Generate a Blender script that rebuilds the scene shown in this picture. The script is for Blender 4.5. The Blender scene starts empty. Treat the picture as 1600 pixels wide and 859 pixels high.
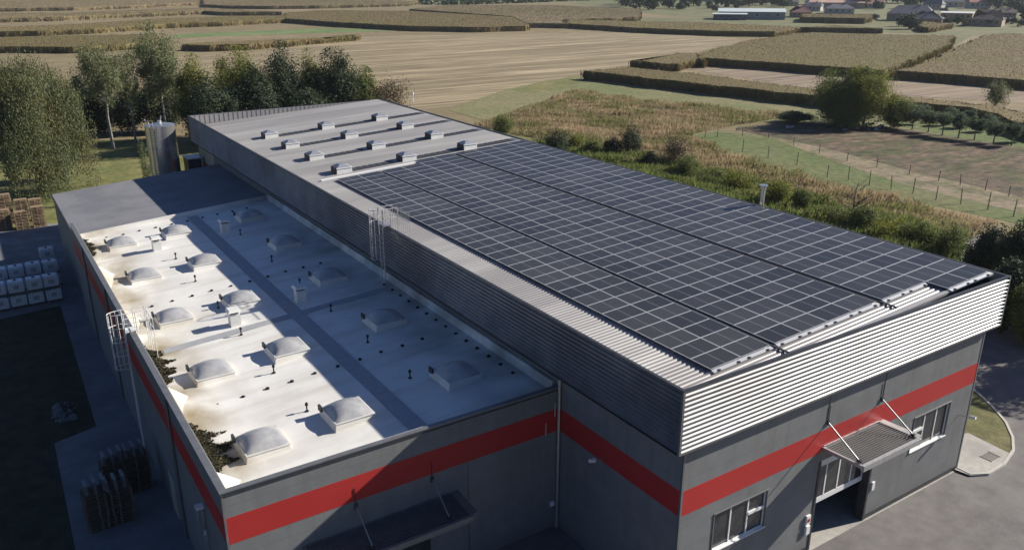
import bpy, math, random
import numpy as np
from mathutils import Vector, Matrix
random.seed(7); RNG = np.random.default_rng(7)
scn = bpy.context.scene
col = scn.collection
# ------------------------------------------------------------------ camera
F = 1306.118
CR = Matrix(((0.836462771, 0.186428613, -0.515339117),
             (-0.548023752, 0.284550794, -0.786575370),
             (0.0, 0.940359090, 0.340183454)))
CAMZ = 25.0
HAZE = .00008
G = -0.16                                     # ground level
cd = bpy.data.cameras.new('camera'); cam = bpy.data.objects.new('camera', cd); col.objects.link(cam)
cam.matrix_world = Matrix.Translation((0, 0, CAMZ)) @ CR.to_4x4()
cd.sensor_width = 36; cd.lens = 36 * F / 1600; cd.clip_start = 0.5; cd.clip_end = 9000
scn.camera = cam
# ------------------------------------------------------------------ light
SUN = Vector((1, -0.26, 0.575)).normalized()
w = bpy.data.worlds.new('World'); scn.world = w; w.use_nodes = True
nt = w.node_tree; bg = nt.nodes['Background']
sky = nt.nodes.new('ShaderNodeTexSky'); sky.sky_type = 'NISHITA'; sky.sun_disc = False
sky.sun_elevation = math.asin(SUN.z); sky.sun_rotation = math.atan2(SUN.x, SUN.y)
tint = nt.nodes.new('ShaderNodeMix'); tint.data_type = 'RGBA'; tint.blend_type = 'MULTIPLY'; tint.inputs[0].default_value = 1
tint.inputs[7].default_value = (.80, .93, 1.22, 1); nt.links.new(sky.outputs[0], tint.inputs[6])
nt.links.new(tint.outputs[2], bg.inputs[0]); bg.inputs[1].default_value = 0.041
sky.ozone_density = 3.0; sky.dust_density = 0.6
sl = bpy.data.lights.new('sun', 'SUN'); sl.energy = 5.0; sl.angle = math.radians(0.5); sl.color = (1.0, 0.93, 0.82)
so = bpy.data.objects.new('sun', sl); col.objects.link(so)
so.rotation_euler = SUN.to_track_quat('Z', 'Y').to_euler()
vs = scn.view_settings; vs.view_transform = 'Standard'; vs.look = 'None'; vs.gamma = 1; vs.exposure = 0.72
vs.use_curve_mapping = False

# ------------------------------------------------------------------ survey helpers
def ray(p): return CR @ Vector(((p[0]-800)/F, -(p[1]-429.5)/F, -1.0))
def gz(px, py, z=G):                          # where the sight line of a photo point meets height z
    d = ray((px, py)); t = (z-CAMZ)/d.z; return (t*d.x, t*d.y)
def aty(px, py, y):
    d = ray((px, py)); t = y/d.y; return (t*d.x, y, CAMZ+t*d.z)
def atx(px, py, x):
    d = ray((px, py)); t = x/d.x; return (x, t*d.y, CAMZ+t*d.z)
# ------------------------------------------------------------------ materials
MATS = {}
def mat(name, c1, c2=None, scale=1.0, rough=0.8, metal=0.0, detail=6, bump=0.0, c3=None, s3=0.05, stretch=None,
        island=0.0, fine=0.0, fscale=4.0, spec=0.3, ramp=(0.35, 0.65), joints=None, bscale=None, coat=0.0):
    m = bpy.data.materials.new(name); m.use_nodes = True
    t = m.node_tree; n = t.nodes; L = t.links; b = n['Principled BSDF']
    b.inputs['Roughness'].default_value = rough; b.inputs['Metallic'].default_value = metal
    b.inputs['Specular IOR Level'].default_value = spec
    b.inputs['Coat Weight'].default_value = coat
    def rgb(c): return (c[0], c[1], c[2], 1)
    geo = n.new('ShaderNodeNewGeometry'); vec = geo.outputs['Position']
    if stretch:
        mp = n.new('ShaderNodeMapping'); mp.inputs['Scale'].default_value = stretch[:3]
        mp.inputs['Rotation'].default_value = (0, 0, stretch[3] if len(stretch) > 3 else 0)
        L.new(vec, mp.inputs[0]); vec = mp.outputs[0]
    def noise(s, d):
        q = n.new('ShaderNodeTexNoise'); q.inputs['Scale'].default_value = s; q.inputs['Detail'].default_value = d
        q.inputs['Roughness'].default_value = 0.65
        L.new(vec, q.inputs['Vector']); return q.outputs['Fac']
    def mix(f, a, bb, ty='MIX'):
        x = n.new('ShaderNodeMix'); x.data_type = 'RGBA'; x.blend_type = ty
        if isinstance(f, float): x.inputs[0].default_value = f
        else: L.new(f, x.inputs[0])
        for k, v in ((6, a), (7, bb)):
            if isinstance(v, tuple): x.inputs[k].default_value = v
            else: L.new(v, x.inputs[k])
        return x.outputs[2]
    def rampf(f, lo, hi):
        r = n.new('ShaderNodeMapRange'); r.inputs[1].default_value = lo; r.inputs[2].default_value = hi
        L.new(f, r.inputs[0]); return r.outputs[0]
    c = rgb(c1)
    if c2: c = mix(rampf(noise(scale, detail), *ramp), rgb(c1), rgb(c2))
    if c3: c = mix(rampf(noise(s3, 5), 0.42, 0.62), c, rgb(c3))
    if fine:
        fr = n.new('ShaderNodeMapRange'); fr.inputs[1].default_value = .3; fr.inputs[2].default_value = .7
        fr.inputs[3].default_value = 1-fine; fr.inputs[4].default_value = 1+fine
        L.new(noise(fscale, 8), fr.inputs[0]); hv = n.new('ShaderNodeHueSaturation'); L.new(fr.outputs[0], hv.inputs['Value'])
        if isinstance(c, tuple): hv.inputs['Color'].default_value = c
        else: L.new(c, hv.inputs['Color'])
        c = hv.outputs[0]
    if island:
        rr = rampf(geo.outputs['Random Per Island'], 0, 1)
        lo = 1-island; hi = 1+island
        r2 = n.new('ShaderNodeMapRange'); r2.inputs[3].default_value = lo; r2.inputs[4].default_value = hi
        L.new(geo.outputs['Random Per Island'], r2.inputs[0])
        h = n.new('ShaderNodeHueSaturation'); L.new(r2.outputs[0], h.inputs['Value'])
        r3 = n.new('ShaderNodeMapRange'); r3.inputs[3].default_value = 0.5-island*0.04; r3.inputs[4].default_value = 0.5+island*0.04
        L.new(geo.outputs['Random Per Island'], r3.inputs[0]); L.new(r3.outputs[0], h.inputs['Hue'])
        if isinstance(c, tuple): h.inputs['Color'].default_value = c
        else: L.new(c, h.inputs['Color'])
        c = h.outputs[0]
    if joints:                                 # dark sheet joints at a fixed height pitch
        sx = n.new('ShaderNodeSeparateXYZ'); L.new(geo.outputs['Position'], sx.inputs[0])
        a = n.new('ShaderNodeMath'); a.operation = 'PINGPONG'; a.inputs[1].default_value = joints/2
        ad = n.new('ShaderNodeMath'); ad.operation = 'ADD'; ad.inputs[1].default_value = 100*joints-0.11
        L.new(sx.outputs[2], ad.inputs[0]); L.new(ad.outputs[0], a.inputs[0])
        lt = n.new('ShaderNodeMath'); lt.operation = 'LESS_THAN'; lt.inputs[1].default_value = 0.007
        L.new(a.outputs[0], lt.inputs[0])
        c = mix(lt.outputs[0], c, (c1[0]*.7, c1[1]*.7, c1[2]*.7, 1))
    if isinstance(c, tuple): b.inputs['Base Color'].default_value = c
    else: L.new(c, b.inputs['Base Color'])
    if bump:
        bp = n.new('ShaderNodeBump'); bp.inputs['Strength'].default_value = 1.0; bp.inputs['Distance'].default_value = bump
        L.new(noise(bscale or scale*2, 5), bp.inputs['Height']); L.new(bp.outputs[0], b.inputs['Normal'])
    MATS[name] = m; return m
M = MATS
mat('wall_grey', (.165, .172, .176), (.198, .204, .207), .9, .55, joints=1.1, bump=.004)
mat('band_red', (.50, .030, .027), (.56, .040, .034), .7, .5)
mat('trim_dark', (.045, .048, .055), (.07, .073, .08), 2, .45, .3)
mat('trim_grey', (.19, .195, .205), (.25, .255, .26), 1.5, .4, .5)
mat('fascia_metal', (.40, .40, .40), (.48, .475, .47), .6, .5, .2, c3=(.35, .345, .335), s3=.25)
mat('fascia_shade_side', (.20, .205, .215), (.30, .305, .315), .35, .42, .45, c3=(.13, .135, .145), s3=.12)  # fascia metal toned darker, shade of the left face in its colour
mat('roof_sheet', (.34, .33, .325), (.43, .42, .405), .5, .5, .3, c3=(.28, .27, .27), s3=.22, stretch=(.12, 1.3, 1))
mat('membrane', (.66, .65, .62), (.74, .73, .70), .5, .7, bump=.012, bscale=1.2)
mat('walkway', (.30, .315, .335), (.36, .37, .39), 2.5, .85)
mat('bitumen_grey', (.185, .19, .205), (.225, .23, .245), 12, .85, c3=(.16, .165, .18), s3=.3)
mat('opal', (.27, .275, .29), (.40, .40, .40), 1.6, .3, spec=.5, coat=.3)
mat('curb_white', (.60, .60, .58), (.68, .68, .66), 2, .55)
mat('curb_dark', (.05, .05, .055), None, rough=.6)
mat('black', (.015, .015, .018), None, rough=.5)
mat('galv', (.45, .46, .47), (.58, .58, .59), 4, .42, .7)
mat('white_paint', (.75, .75, .74), None, rough=.45)
mat('glass_dark', (.02, .024, .03), (.05, .055, .06), 1.5, .08, spec=.8)
mat('inside', (.05, .05, .055), (.08, .08, .08), 1, .9)
mat('panel_frame', (.52, .53, .55), None, rough=.5, metal=.3)
mat('asphalt', (.115, .108, .107), (.165, .155, .152), 14, .9, c3=(.175, .165, .158), s3=.10, bump=.004, fine=.22, fscale=.9)
mat('concrete', (.36, .34, .31), (.44, .42, .38), 3, .85, c3=(.30, .285, .265), s3=.4, bump=.004)
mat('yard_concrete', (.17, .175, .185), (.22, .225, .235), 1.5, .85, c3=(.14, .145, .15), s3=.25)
mat('kerb', (.42, .40, .37), (.5, .48, .44), 4, .8)
mat('lawn', (.075, .095, .028), (.13, .135, .05), .9, .95, c3=(.15, .135, .065), s3=.09, bump=.05, bscale=6, fine=.38, fscale=1.1)
mat('lawn_dry', (.15, .14, .05), (.23, .20, .085), .35, .95, c3=(.11, .13, .04), s3=.07, bump=.05, bscale=5, fine=.38, fscale=1.1)
mat('shade_toned_grass', (.028, .034, .016), (.045, .05, .025), .6, .95, c3=(.05, .045, .03), s3=.2, bump=.05, bscale=5, fine=.38, fscale=1.1)  # grass colour darkened to carry the building's shadow
mat('meadow', (.075, .11, .03), (.12, .15, .05), .35, .95, c3=(.14, .14, .06), s3=.05, bump=.06, bscale=3, fine=.38, fscale=1.1)
mat('verge', (.215, .185, .10), (.165, .16, .075), .22, .95, c3=(.14, .155, .06), s3=.045, bump=.06, bscale=3, fine=.38, fscale=1.1)
mat('farmland', (.185, .145, .080), (.25, .20, .12), .035, .95, c3=(.17, .14, .07), s3=.008, bump=.1, bscale=1, fine=.25, fscale=.25)
mat('stubble', (.12, .092, .052), (.44, .36, .23), .22, .95, c3=(.19, .155, .09), s3=.05, stretch=(.10, 2.6, 1, -.05), ramp=(.38, .62), fine=.45, fscale=1.1)
mat('stubble_pale', (.13, .10, .068), (.33, .265, .195), .12, .95, c3=(.22, .17, .115), s3=.02, stretch=(.12, 3.0, 1, .33), ramp=(.40, .60), fine=.3, fscale=.3)
mat('far_grass', (.105, .12, .05), (.17, .16, .08), .06, .95, fine=.25, fscale=.15)
mat('far_green', (.10, .16, .05), (.17, .21, .09), .05, .95, fine=.2, fscale=.2)
mat('soil', (.085, .058, .038), (.165, .115, .08), .5, .95, c3=(.065, .068, .028), s3=.10, bump=.08, bscale=2, stretch=(1, 2.2, 1, .5), fine=.7, fscale=.35)
mat('sand_track', (.20, .155, .10), (.29, .235, .16), .5, .95, c3=(.12, .115, .055), s3=.25, fine=.4, fscale=1.2)
mat('corn_tan', (.155, .118, .055), (.235, .185, .09), .9, .95, c3=(.18, .15, .062), s3=.02, island=.08, fine=.25, fscale=1.5)
mat('corn_olive', (.13, .112, .042), (.20, .165, .068), .9, .95, c3=(.165, .13, .056), s3=.025, island=.10, fine=.25, fscale=1.5)
mat('corn_far', (.185, .145, .080), (.24, .19, .112), .2, .95, c3=(.18, .148, .075), s3=.01, fine=.25, fscale=.4)
mat('weed_brown', (.32, .235, .145), (.46, .365, .225), .35, .9, c3=(.20, .20, .075), s3=.12, island=.22)
mat('weed_green', (.11, .15, .035), (.20, .23, .075), .4, .9, island=.3)
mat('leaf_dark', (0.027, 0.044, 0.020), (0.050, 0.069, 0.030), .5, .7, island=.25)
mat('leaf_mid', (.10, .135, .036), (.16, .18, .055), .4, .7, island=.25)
mat('leaf_yellow', (0.138, 0.156, 0.025), (0.225, 0.231, 0.050), .5, .7, island=.25)
mat('leaf_birch', (0.135, 0.162, 0.074), (0.216, 0.223, 0.115), .4, .7, island=.25)
mat('leaf_willow', (.10, .128, .058), (.155, .175, .085), .3, .7, island=.25, c3=(.155, .148, .062), s3=.25)
mat('leaf_orchard', (0.091, 0.124, 0.072), (0.143, 0.176, 0.104), .4, .7, island=.25)
mat('leaf_village', (.06, .085, .045), (.11, .135, .065), .1, .8, island=.4)
mat('leaf_brown', (.16, .12, .07), (.24, .185, .11), .5, .8, island=.4)
mat('bark', (.10, .08, .06), (.16, .13, .10), 3, .9)
mat('birch_bark', (.27, .26, .24), (.15, .14, .13), 3, .8)
mat('moss', (.022, .022, .012), (.06, .052, .028), 3, .95, island=.5)
mat('wood', (.24, .17, .105), (.36, .27, .18), 3, .85)
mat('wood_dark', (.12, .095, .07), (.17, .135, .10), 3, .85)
mat('wood_post', (.20, .17, .13), None, rough=.9)
mat('plastic_white', (.80, .82, .84), (.86, .87, .88), 2, .4)
mat('steel', (.62, .61, .58), (.74, .72, .69), 1.2, .24, .85, stretch=(1, 1, .3))
mat('plaster_pale', (.42, .40, .36), (.36, .34, .30), .3, .9)
mat('plaster_brown', (.27, .21, .16), (.34, .27, .2), .3, .9)
mat('tile_red', (.36, .155, .12), (.46, .24, .19), .25, .85)
mat('tile_pink', (.42, .25, .20), (.55, .38, .31), .12, .85)
mat('tile_maroon', (.15, .075, .08), (.20, .10, .10), .3, .85)
mat('tile_slate', (.085, .09, .115), (.13, .135, .16), .3, .8)
mat('tile_brown', (.10, .08, .075), (.15, .12, .11), .3, .85)
mat('shed_green', (.20, .25, .24), (.25, .30, .28), .2, .6)
mat('shed_roof', (.55, .62, .62), (.62, .68, .68), .1, .5)
mat('debris', (.25, .25, .28), (.5, .5, .52), 2, .8)
mat('pale_panel', (.42, .39, .32), (.34, .32, .27), 1, .8)
mat('grate', (.10, .095, .09), None, rough=.7)

for nm in ('leaf_dark', 'leaf_mid', 'leaf_yellow', 'leaf_birch', 'leaf_willow', 'leaf_orchard', 'weed_brown', 'weed_green', 'corn_tan', 'corn_olive'):
    t = M[nm].node_tree; b = t.nodes['Principled BSDF']; tr = t.nodes.new('ShaderNodeBsdfTranslucent'); ms = t.nodes.new('ShaderNodeMixShader')
    ms.inputs[0].default_value = .15 if ('corn' in nm or 'dark' in nm) else .36
    t.links.new(b.inputs['Base Color'].links[0].from_socket, tr.inputs[0]); out = t.nodes['Material Output']
    t.links.new(b.outputs[0], ms.inputs[1]); t.links.new(tr.outputs[0], ms.inputs[2]); t.links.new(ms.outputs[0], out.inputs[0])
def glass_mat():
    m = bpy.data.materials.new('solar_glass'); m.use_nodes = True
    t = m.node_tree; n = t.nodes; L = t.links; b = n['Principled BSDF']
    tc = n.new('ShaderNodeTexCoord'); sp = n.new('ShaderNodeSeparateXYZ'); L.new(tc.outputs['Object'], sp.inputs[0])
    oi = n.new('ShaderNodeObjectInfo')
    def line(axis, per, wd):
        a = n.new('ShaderNodeMath'); a.operation = 'PINGPONG'; a.inputs[1].default_value = per/2
        ad = n.new('ShaderNodeMath'); ad.operation = 'ADD'; ad.inputs[1].default_value = per*50
        L.new(sp.outputs[axis], ad.inputs[0]); L.new(ad.outputs[0], a.inputs[0])
        l = n.new('ShaderNodeMath'); l.operation = 'LESS_THAN'; l.inputs[1].default_value = wd
        L.new(a.outputs[0], l.inputs[0]); return l.outputs[0]
    ab = n.new('ShaderNodeMath'); ab.operation = 'ABSOLUTE'; L.new(sp.outputs[0], ab.inputs[0])
    md = n.new('ShaderNodeMath'); md.operation = 'LESS_THAN'; md.inputs[1].default_value = .011; L.new(ab.outputs[0], md.inputs[0])
    mx = n.new('ShaderNodeMath'); mx.operation = 'MAXIMUM'; L.new(line(0, .0925, .0025), mx.inputs[0]); L.new(line(1, .184, .003), mx.inputs[1])
    c0 = n.new('ShaderNodeMix'); c0.data_type = 'RGBA'
    c0.inputs[6].default_value = (.026, .025, .025, 1); c0.inputs[7].default_value = (.056, .054, .054, 1)
    L.new(oi.outputs['Random'], c0.inputs[0])
    c1 = n.new('ShaderNodeMix'); c1.data_type = 'RGBA'; L.new(mx.outputs[0], c1.inputs[0]); L.new(c0.outputs[2], c1.inputs[6])
    c1.inputs[7].default_value = (.10, .11, .13, 1)
    c2 = n.new('ShaderNodeMix'); c2.data_type = 'RGBA'; L.new(md.outputs[0], c2.inputs[0]); L.new(c1.outputs[2], c2.inputs[6])
    c2.inputs[7].default_value = (.28, .29, .31, 1)
    L.new(c2.outputs[2], b.inputs['Base Color']); b.inputs['Roughness'].default_value = .34
    b.inputs['Specular IOR Level'].default_value = .32
    MATS['solar_glass'] = m
glass_mat()

def stain_walls(name, col_, amt, z0):
    m = M[name]; t = m.node_tree; n = t.nodes; L = t.links; b = n['Principled BSDF']
    src = b.inputs['Base Color'].links[0].from_socket
    g = n.new('ShaderNodeNewGeometry'); mp = n.new('ShaderNodeMapping'); mp.inputs['Scale'].default_value = (2.2, 2.2, .16); L.new(g.outputs['Position'], mp.inputs[0])
    q = n.new('ShaderNodeTexNoise'); q.inputs['Scale'].default_value = 1.0; q.inputs['Detail'].default_value = 7; L.new(mp.outputs[0], q.inputs['Vector'])
    r = n.new('ShaderNodeMapRange'); r.inputs[1].default_value = .48; r.inputs[2].default_value = .75; r.inputs[4].default_value = amt; L.new(q.outputs['Fac'], r.inputs[0])
    s = n.new('ShaderNodeSeparateXYZ'); L.new(g.outputs['Position'], s.inputs[0])
    zz = n.new('ShaderNodeMapRange'); zz.inputs[1].default_value = z0; zz.inputs[2].default_value = -.16; zz.inputs[4].default_value = amt*1.3; L.new(s.outputs[2], zz.inputs[0])
    ad = n.new('ShaderNodeMath'); ad.operation = 'MAXIMUM'; L.new(r.outputs[0], ad.inputs[0]); L.new(zz.outputs[0], ad.inputs[1])
    x = n.new('ShaderNodeMix'); x.data_type = 'RGBA'; L.new(ad.outputs[0], x.inputs[0]); L.new(src, x.inputs[6]); x.inputs[7].default_value = col_
    L.new(x.outputs[2], b.inputs['Base Color'])
stain_walls('wall_grey', (.13, .125, .115, 1), .45, .9); stain_walls('band_red', (.26, .03, .03, 1), .35, -5)
def stain_membrane():
    m = M['membrane']; t = m.node_tree; n = t.nodes; L = t.links; b = n['Principled BSDF']
    src = b.inputs['Base Color'].links[0].from_socket
    g = n.new('ShaderNodeNewGeometry'); s = n.new('ShaderNodeSeparateXYZ'); L.new(g.outputs['Position'], s.inputs[0])
    def no(scale, st):
        mp = n.new('ShaderNodeMapping'); mp.inputs['Scale'].default_value = st; L.new(g.outputs['Position'], mp.inputs[0])
        q = n.new('ShaderNodeTexNoise'); q.inputs['Scale'].default_value = scale; q.inputs['Detail'].default_value = 6
        L.new(mp.outputs[0], q.inputs['Vector']); return q.outputs['Fac']
    # silt washed down to the low eaves
    a = n.new('ShaderNodeMapRange'); a.inputs[1].default_value = 9.4; a.inputs[2].default_value = 6.6; L.new(s.outputs[0], a.inputs[0])
    r = n.new('ShaderNodeMapRange'); r.inputs[1].default_value = .36; r.inputs[2].default_value = .66; L.new(no(.45, (1, .8, 1)), r.inputs[0])
    ml = n.new('ShaderNodeMath'); ml.operation = 'MULTIPLY'; L.new(a.outputs[0], ml.inputs[0]); L.new(r.outputs[0], ml.inputs[1])
    x = n.new('ShaderNodeMix'); x.data_type = 'RGBA'; L.new(ml.outputs[0], x.inputs[0]); L.new(src, x.inputs[6]); x.inputs[7].default_value = (.30, .25, .165, 1)
    # soft run marks down the fall
    r2 = n.new('ShaderNodeMapRange'); r2.inputs[1].default_value = .47; r2.inputs[2].default_value = .75; r2.inputs[4].default_value = .6
    L.new(no(.9, (.15, 1.2, 1)), r2.inputs[0])
    y = n.new('ShaderNodeMix'); y.data_type = 'RGBA'; L.new(r2.outputs[0], y.inputs[0]); L.new(x.outputs[2], y.inputs[6]); y.inputs[7].default_value = (.44, .41, .35, 1)
    # grime by the foot of the tall wall
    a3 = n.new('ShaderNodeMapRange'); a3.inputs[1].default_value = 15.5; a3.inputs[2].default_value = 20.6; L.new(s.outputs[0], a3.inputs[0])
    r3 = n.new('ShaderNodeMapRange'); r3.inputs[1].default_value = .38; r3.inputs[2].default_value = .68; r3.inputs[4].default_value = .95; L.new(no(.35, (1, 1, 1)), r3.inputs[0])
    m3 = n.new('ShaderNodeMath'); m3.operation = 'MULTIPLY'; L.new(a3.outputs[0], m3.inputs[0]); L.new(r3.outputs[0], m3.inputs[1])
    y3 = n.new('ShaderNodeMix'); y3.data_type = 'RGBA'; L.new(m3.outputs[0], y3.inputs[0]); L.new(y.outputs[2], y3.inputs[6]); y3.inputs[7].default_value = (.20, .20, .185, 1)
    L.new(y3.outputs[2], b.inputs['Base Color'])
stain_membrane()

# ------------------------------------------------------------------ mesh helpers
class MB:
    def __init__(s): s.v = []; s.f = []
    def add(s, vs_, fs):
        o = len(s.v); s.v += [tuple(p) for p in vs_]; s.f += [tuple(o+i for i in f) for f in fs]; return s
    def box(s, x0, x1, y0, y1, z0, z1):
        return s.add([(x0,y0,z0),(x1,y0,z0),(x1,y1,z0),(x0,y1,z0),(x0,y0,z1),(x1,y0,z1),(x1,y1,z1),(x0,y1,z1)],
                     [(0,3,2,1),(4,5,6,7),(0,1,5,4),(1,2,6,5),(2,3,7,6),(3,0,4,7)])
    def hexa(s, b, t):       # bottom 4 pts, top 4 pts (ccw)
        return s.add(list(b)+list(t), [(0,3,2,1),(4,5,6,7),(0,1,5,4),(1,2,6,5),(2,3,7,6),(3,0,4,7)])
    def poly(s, pts): return s.add(pts, [tuple(range(len(pts)))])
    def prism(s, pts, z0, z1):
        n = len(pts)
        return s.add([(x,y,z0) for x,y in pts]+[(x,y,z1) for x,y in pts],
                     [tuple(range(n-1,-1,-1)), tuple(range(n,2*n))]+[(i,(i+1)%n,n+(i+1)%n,n+i) for i in range(n)])
    def tube(s, a, b, r, n=6, r2=None, caps=True):
        a = Vector(a); b = Vector(b); d = (b-a).normalized()
        u = d.orthogonal().normalized(); w_ = d.cross(u); r2 = r if r2 is None else r2
        vs_ = []
        for p, rr in ((a, r), (b, r2)):
            for k in range(n):
                t = 2*math.pi*k/n; vs_.append(p+u*math.cos(t)*rr+w_*math.sin(t)*rr)
        fs = [(k,(k+1)%n,n+(k+1)%n,n+k) for k in range(n)]
        if caps: fs += [tuple(range(n-1,-1,-1)), tuple(range(n,2*n))]
        return s.add(vs_, fs)
    def path(s, pts, r, n=6):
        for a, b in zip(pts[:-1], pts[1:]): s.tube(a, b, r, n)
        return s
    def lathe(s, c, prof, n=32):
        o = []; 
        for r, z in prof:
            for k in range(n):
                t = 2*math.pi*k/n; o.append((c[0]+r*math.cos(t), c[1]+r*math.sin(t), c[2]+z))
        fs = []
        for i in range(len(prof)-1):
            for k in range(n): fs.append((i*n+k, i*n+(k+1)%n, (i+1)*n+(k+1)%n, (i+1)*n+k))
        fs.append(tuple(range(n-1,-1,-1))); m = (len(prof)-1)*n; fs.append(tuple(range(m, m+n)))
        return s.add(o, fs)
    def build(s, name, m, parent=None, world=True, loc=None, smooth=False):
        me = bpy.data.meshes.new(name); me.from_pydata(s.v, [], s.f); me.update()
        if smooth: me.polygons.foreach_set('use_smooth', [True]*len(me.polygons))
        return link(name, me, m, parent, world, loc)
WOFF = {}
def link(name, me, m, parent=None, world=True, loc=None):
    me.materials.clear(); me.materials.append(M[m] if isinstance(m, str) else m)
    o = bpy.data.objects.new(name, me); col.objects.link(o)
    if loc: o.location = loc
    if parent:
        o.parent = parent
        if world: o.location = Vector(o.location)-WOFF.get(parent, Vector((0,0,0)))
    WOFF[o] = Vector(o.location)+(WOFF.get(parent, Vector((0,0,0))) if parent else Vector((0,0,0)))
    return o
def thing(name, label, cat, loc=(0,0,0), rz=0, group=None):
    o = bpy.data.objects.new(name, None); col.objects.link(o); o.empty_display_size = .3
    o.location = loc; o.rotation_euler = (0,0,rz); WOFF[o] = Vector(loc)
    return tag(o, label, cat, group)
def tag(o, label=None, cat=None, group=None, kind=None):
    if label: o['label'] = label
    if cat: o['category'] = cat
    if group: o['group'] = group
    if kind: o['kind'] = kind
    return o
KIDS = {}
def dup(root, loc, rz=0, sc=None, label=None, group=None):
    r = root.copy(); col.objects.link(r); r.location = loc; r.rotation_euler = (0,0,rz)
    if sc: r.scale = sc if isinstance(sc, tuple) else (sc,)*3
    if label: r['label'] = label
    if group: r['group'] = group
    if root not in KIDS:
        KIDS[root] = [(c, list(c.children)) for c in root.children]
    for c, gs in KIDS[root]:
        d = c.copy(); col.objects.link(d); d.parent = r
        for g in gs:
            e = g.copy(); col.objects.link(e); e.parent = d
    return r
def ordn(n):
    names = ['first','second','third','fourth','fifth','sixth','seventh','eighth','ninth','tenth','eleventh','twelfth','thirteenth',
             'fourteenth','fifteenth','sixteenth','seventeenth','eighteenth','nineteenth']
    if n <= 19: return names[n-1]
    t = {2:'twenty',3:'thirty',4:'forty'}[n//10]
    t = t or 'ninety'
    return {2:'twentieth',3:'thirtieth',4:'fortieth'}[n//10] if n % 10 == 0 else t+' '+names[n % 10-1]
def ribs(mb, a0, a1, base_fn, pitch=.2, d=.04, topw=.4):
    """rib profile: list of (along, offset)"""
    out = []; a = a0
    while a < a1-1e-6:
        p = min(pitch, a1-a)
        out += [(a, 0), (a+p*.18, d), (a+p*(.18+topw), d), (a+p*(.36+topw), 0)]
        a += pitch
    out.append((a1, 0)); return out

# ================================================================== GROUND
def sheet(name, pts, m, lift, label=None, z=None):
    mb = MB(); zz = (G if z is None else z)+lift
    mb.poly([(x, y, zz) for x, y in pts]); o = mb.build(name, m); tag(o, kind='structure'); return o
def area2(pts): return sum(pts[i][0]*pts[(i+1)%len(pts)][1]-pts[(i+1)%len(pts)][0]*pts[i][1] for i in range(len(pts)))
def ccw(pts): return pts if area2(pts) > 0 else pts[::-1]
def gp(*px): return ccw([gz(*p) for p in px])
sheet('ground', [(-3500,-1500),(4500,-1500),(4500,5500),(-3500,5500)], 'farmland', 0)
# lit lawn around the works, to the left and behind
sheet('lawn', [(-60,-40),(22,-40),(80,-40),(80,120),(62,128),(40,133),(10,152),(-60,150)], 'lawn_dry', .012)
sheet('shaded_grass', [(-40,-10),(4.5,-10),(4.5,74),(-40,78)], 'shade_toned_grass', .020)
# large stubble field and its neighbours
sheet('stubble_field', gp((250,92),(330,82),(500,66),(560,57),(830,53),(1010,51),(1150,60),(1165,63),(1080,84),(1000,104),(905,118),(820,135),(700,168),(560,190),(300,170)), 'stubble', .02)
sheet('grass_verge', gp((700,172),(790,140),(900,118),(925,128),(1270,164),(1600,212),(1600,236),(1290,196),(1180,190),(1000,200),(760,190)), 'verge', .03)
sheet('meadow_patch', gp((795,140),(850,127),(905,120),(912,128),(880,140),(830,147)), 'lawn_dry', .036)
sheet('green_strip', gp((1080,212),(1120,206),(1205,214),(1400,272),(1600,330),(1600,352),(1440,318),(1280,285),(1150,244)), 'meadow', .04)
sheet('soil_plot', gp((1160,204),(1260,194),(1400,200),(1600,232),(1600,318),(1420,272),(1250,226)), 'soil', .045)
sheet('sand_track', gp((1200,213),(1290,232),(1400,262),(1600,310),(1600,334),(1480,306),(1410,288),(1280,245)), 'sand_track', .05)
sheet('garden_grass', gp((1395,196),(1420,158),(1500,172),(1600,196),(1600,232),(1500,216)), 'meadow', .05)
sheet('weed_ground', gp((740,196),(900,140),(1270,178),(1060,212),(1200,262),(1600,348),(1600,420),(1200,330),(830,215)), 'weed_brown', .026)
sheet('pale_stubble', gp((1075,96),(1100,92),(1600,131),(1600,162),(1270,140),(1050,104)), 'stubble_pale', .03)
sheet('far_green_strip', gp((265,60),(280,54),(500,45),(640,48),(500,52),(380,56)), 'far_green', .05)
sheet('far_grass', gp((900,36),(1000,28),(1120,30),(1250,36),(1600,50),(1600,58),(1400,52),(1250,46),(1000,42)), 'far_grass', .03)
sheet('village_grass', gp((900,-12),(1600,-20),(1700,58),(1500,48),(1380,40),(1230,34),(1110,31),(1000,20),(900,8)), 'far_grass', .022)
sheet('field_track', gp((1390,106),(1480,70),(1500,46),(1560,46),(1520,56),(1440,100)), 'far_grass', .05)
sheet('far_pale_strip', gp((0,46),(150,34),(320,27),(330,31),(150,41),(0,53)), 'stubble_pale', .03)
# forecourt, road and kerbed island at the right of the hall
corner = (41.3, 19.33)
sheet('forecourt', [(6.0,-30),(120,-30),(95,30),(80,48),(62,60),(41,62),(41,19.3),(20.5,19.3),(20.5,27.2),(6,27.2)], 'asphalt', .03)
isl = [gz(*p) for p in ((1490,735),(1516,744),(1545,743),(1570,728),(1585,706),(1584,686),(1573,662),(1556,642),(1538,624),(1518,607))]
isl_out = [(41.25, 19.2)]+isl[1:]+[(49.5, 27), (46, 33), (41.25, 34)]
def offset_poly(pts, d):
    n = len(pts); out = []
    for i in range(n):
        a = Vector(pts[i-1]); b = Vector(pts[i]); c = Vector(pts[(i+1)%n])
        n1 = Vector((-(b-a).y, (b-a).x)).normalized(); n2 = Vector((-(c-b).y, (c-b).x)).normalized()
        m_ = (n1+n2).normalized(); out.append(tuple(b+m_*d/max(.4, m_.dot(n1))))
    return out
isl_out = ccw(isl_out); isl_in = offset_poly(isl_out, .14)
kb = MB(); n_ = len(isl_out); zt = G+.15
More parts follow.
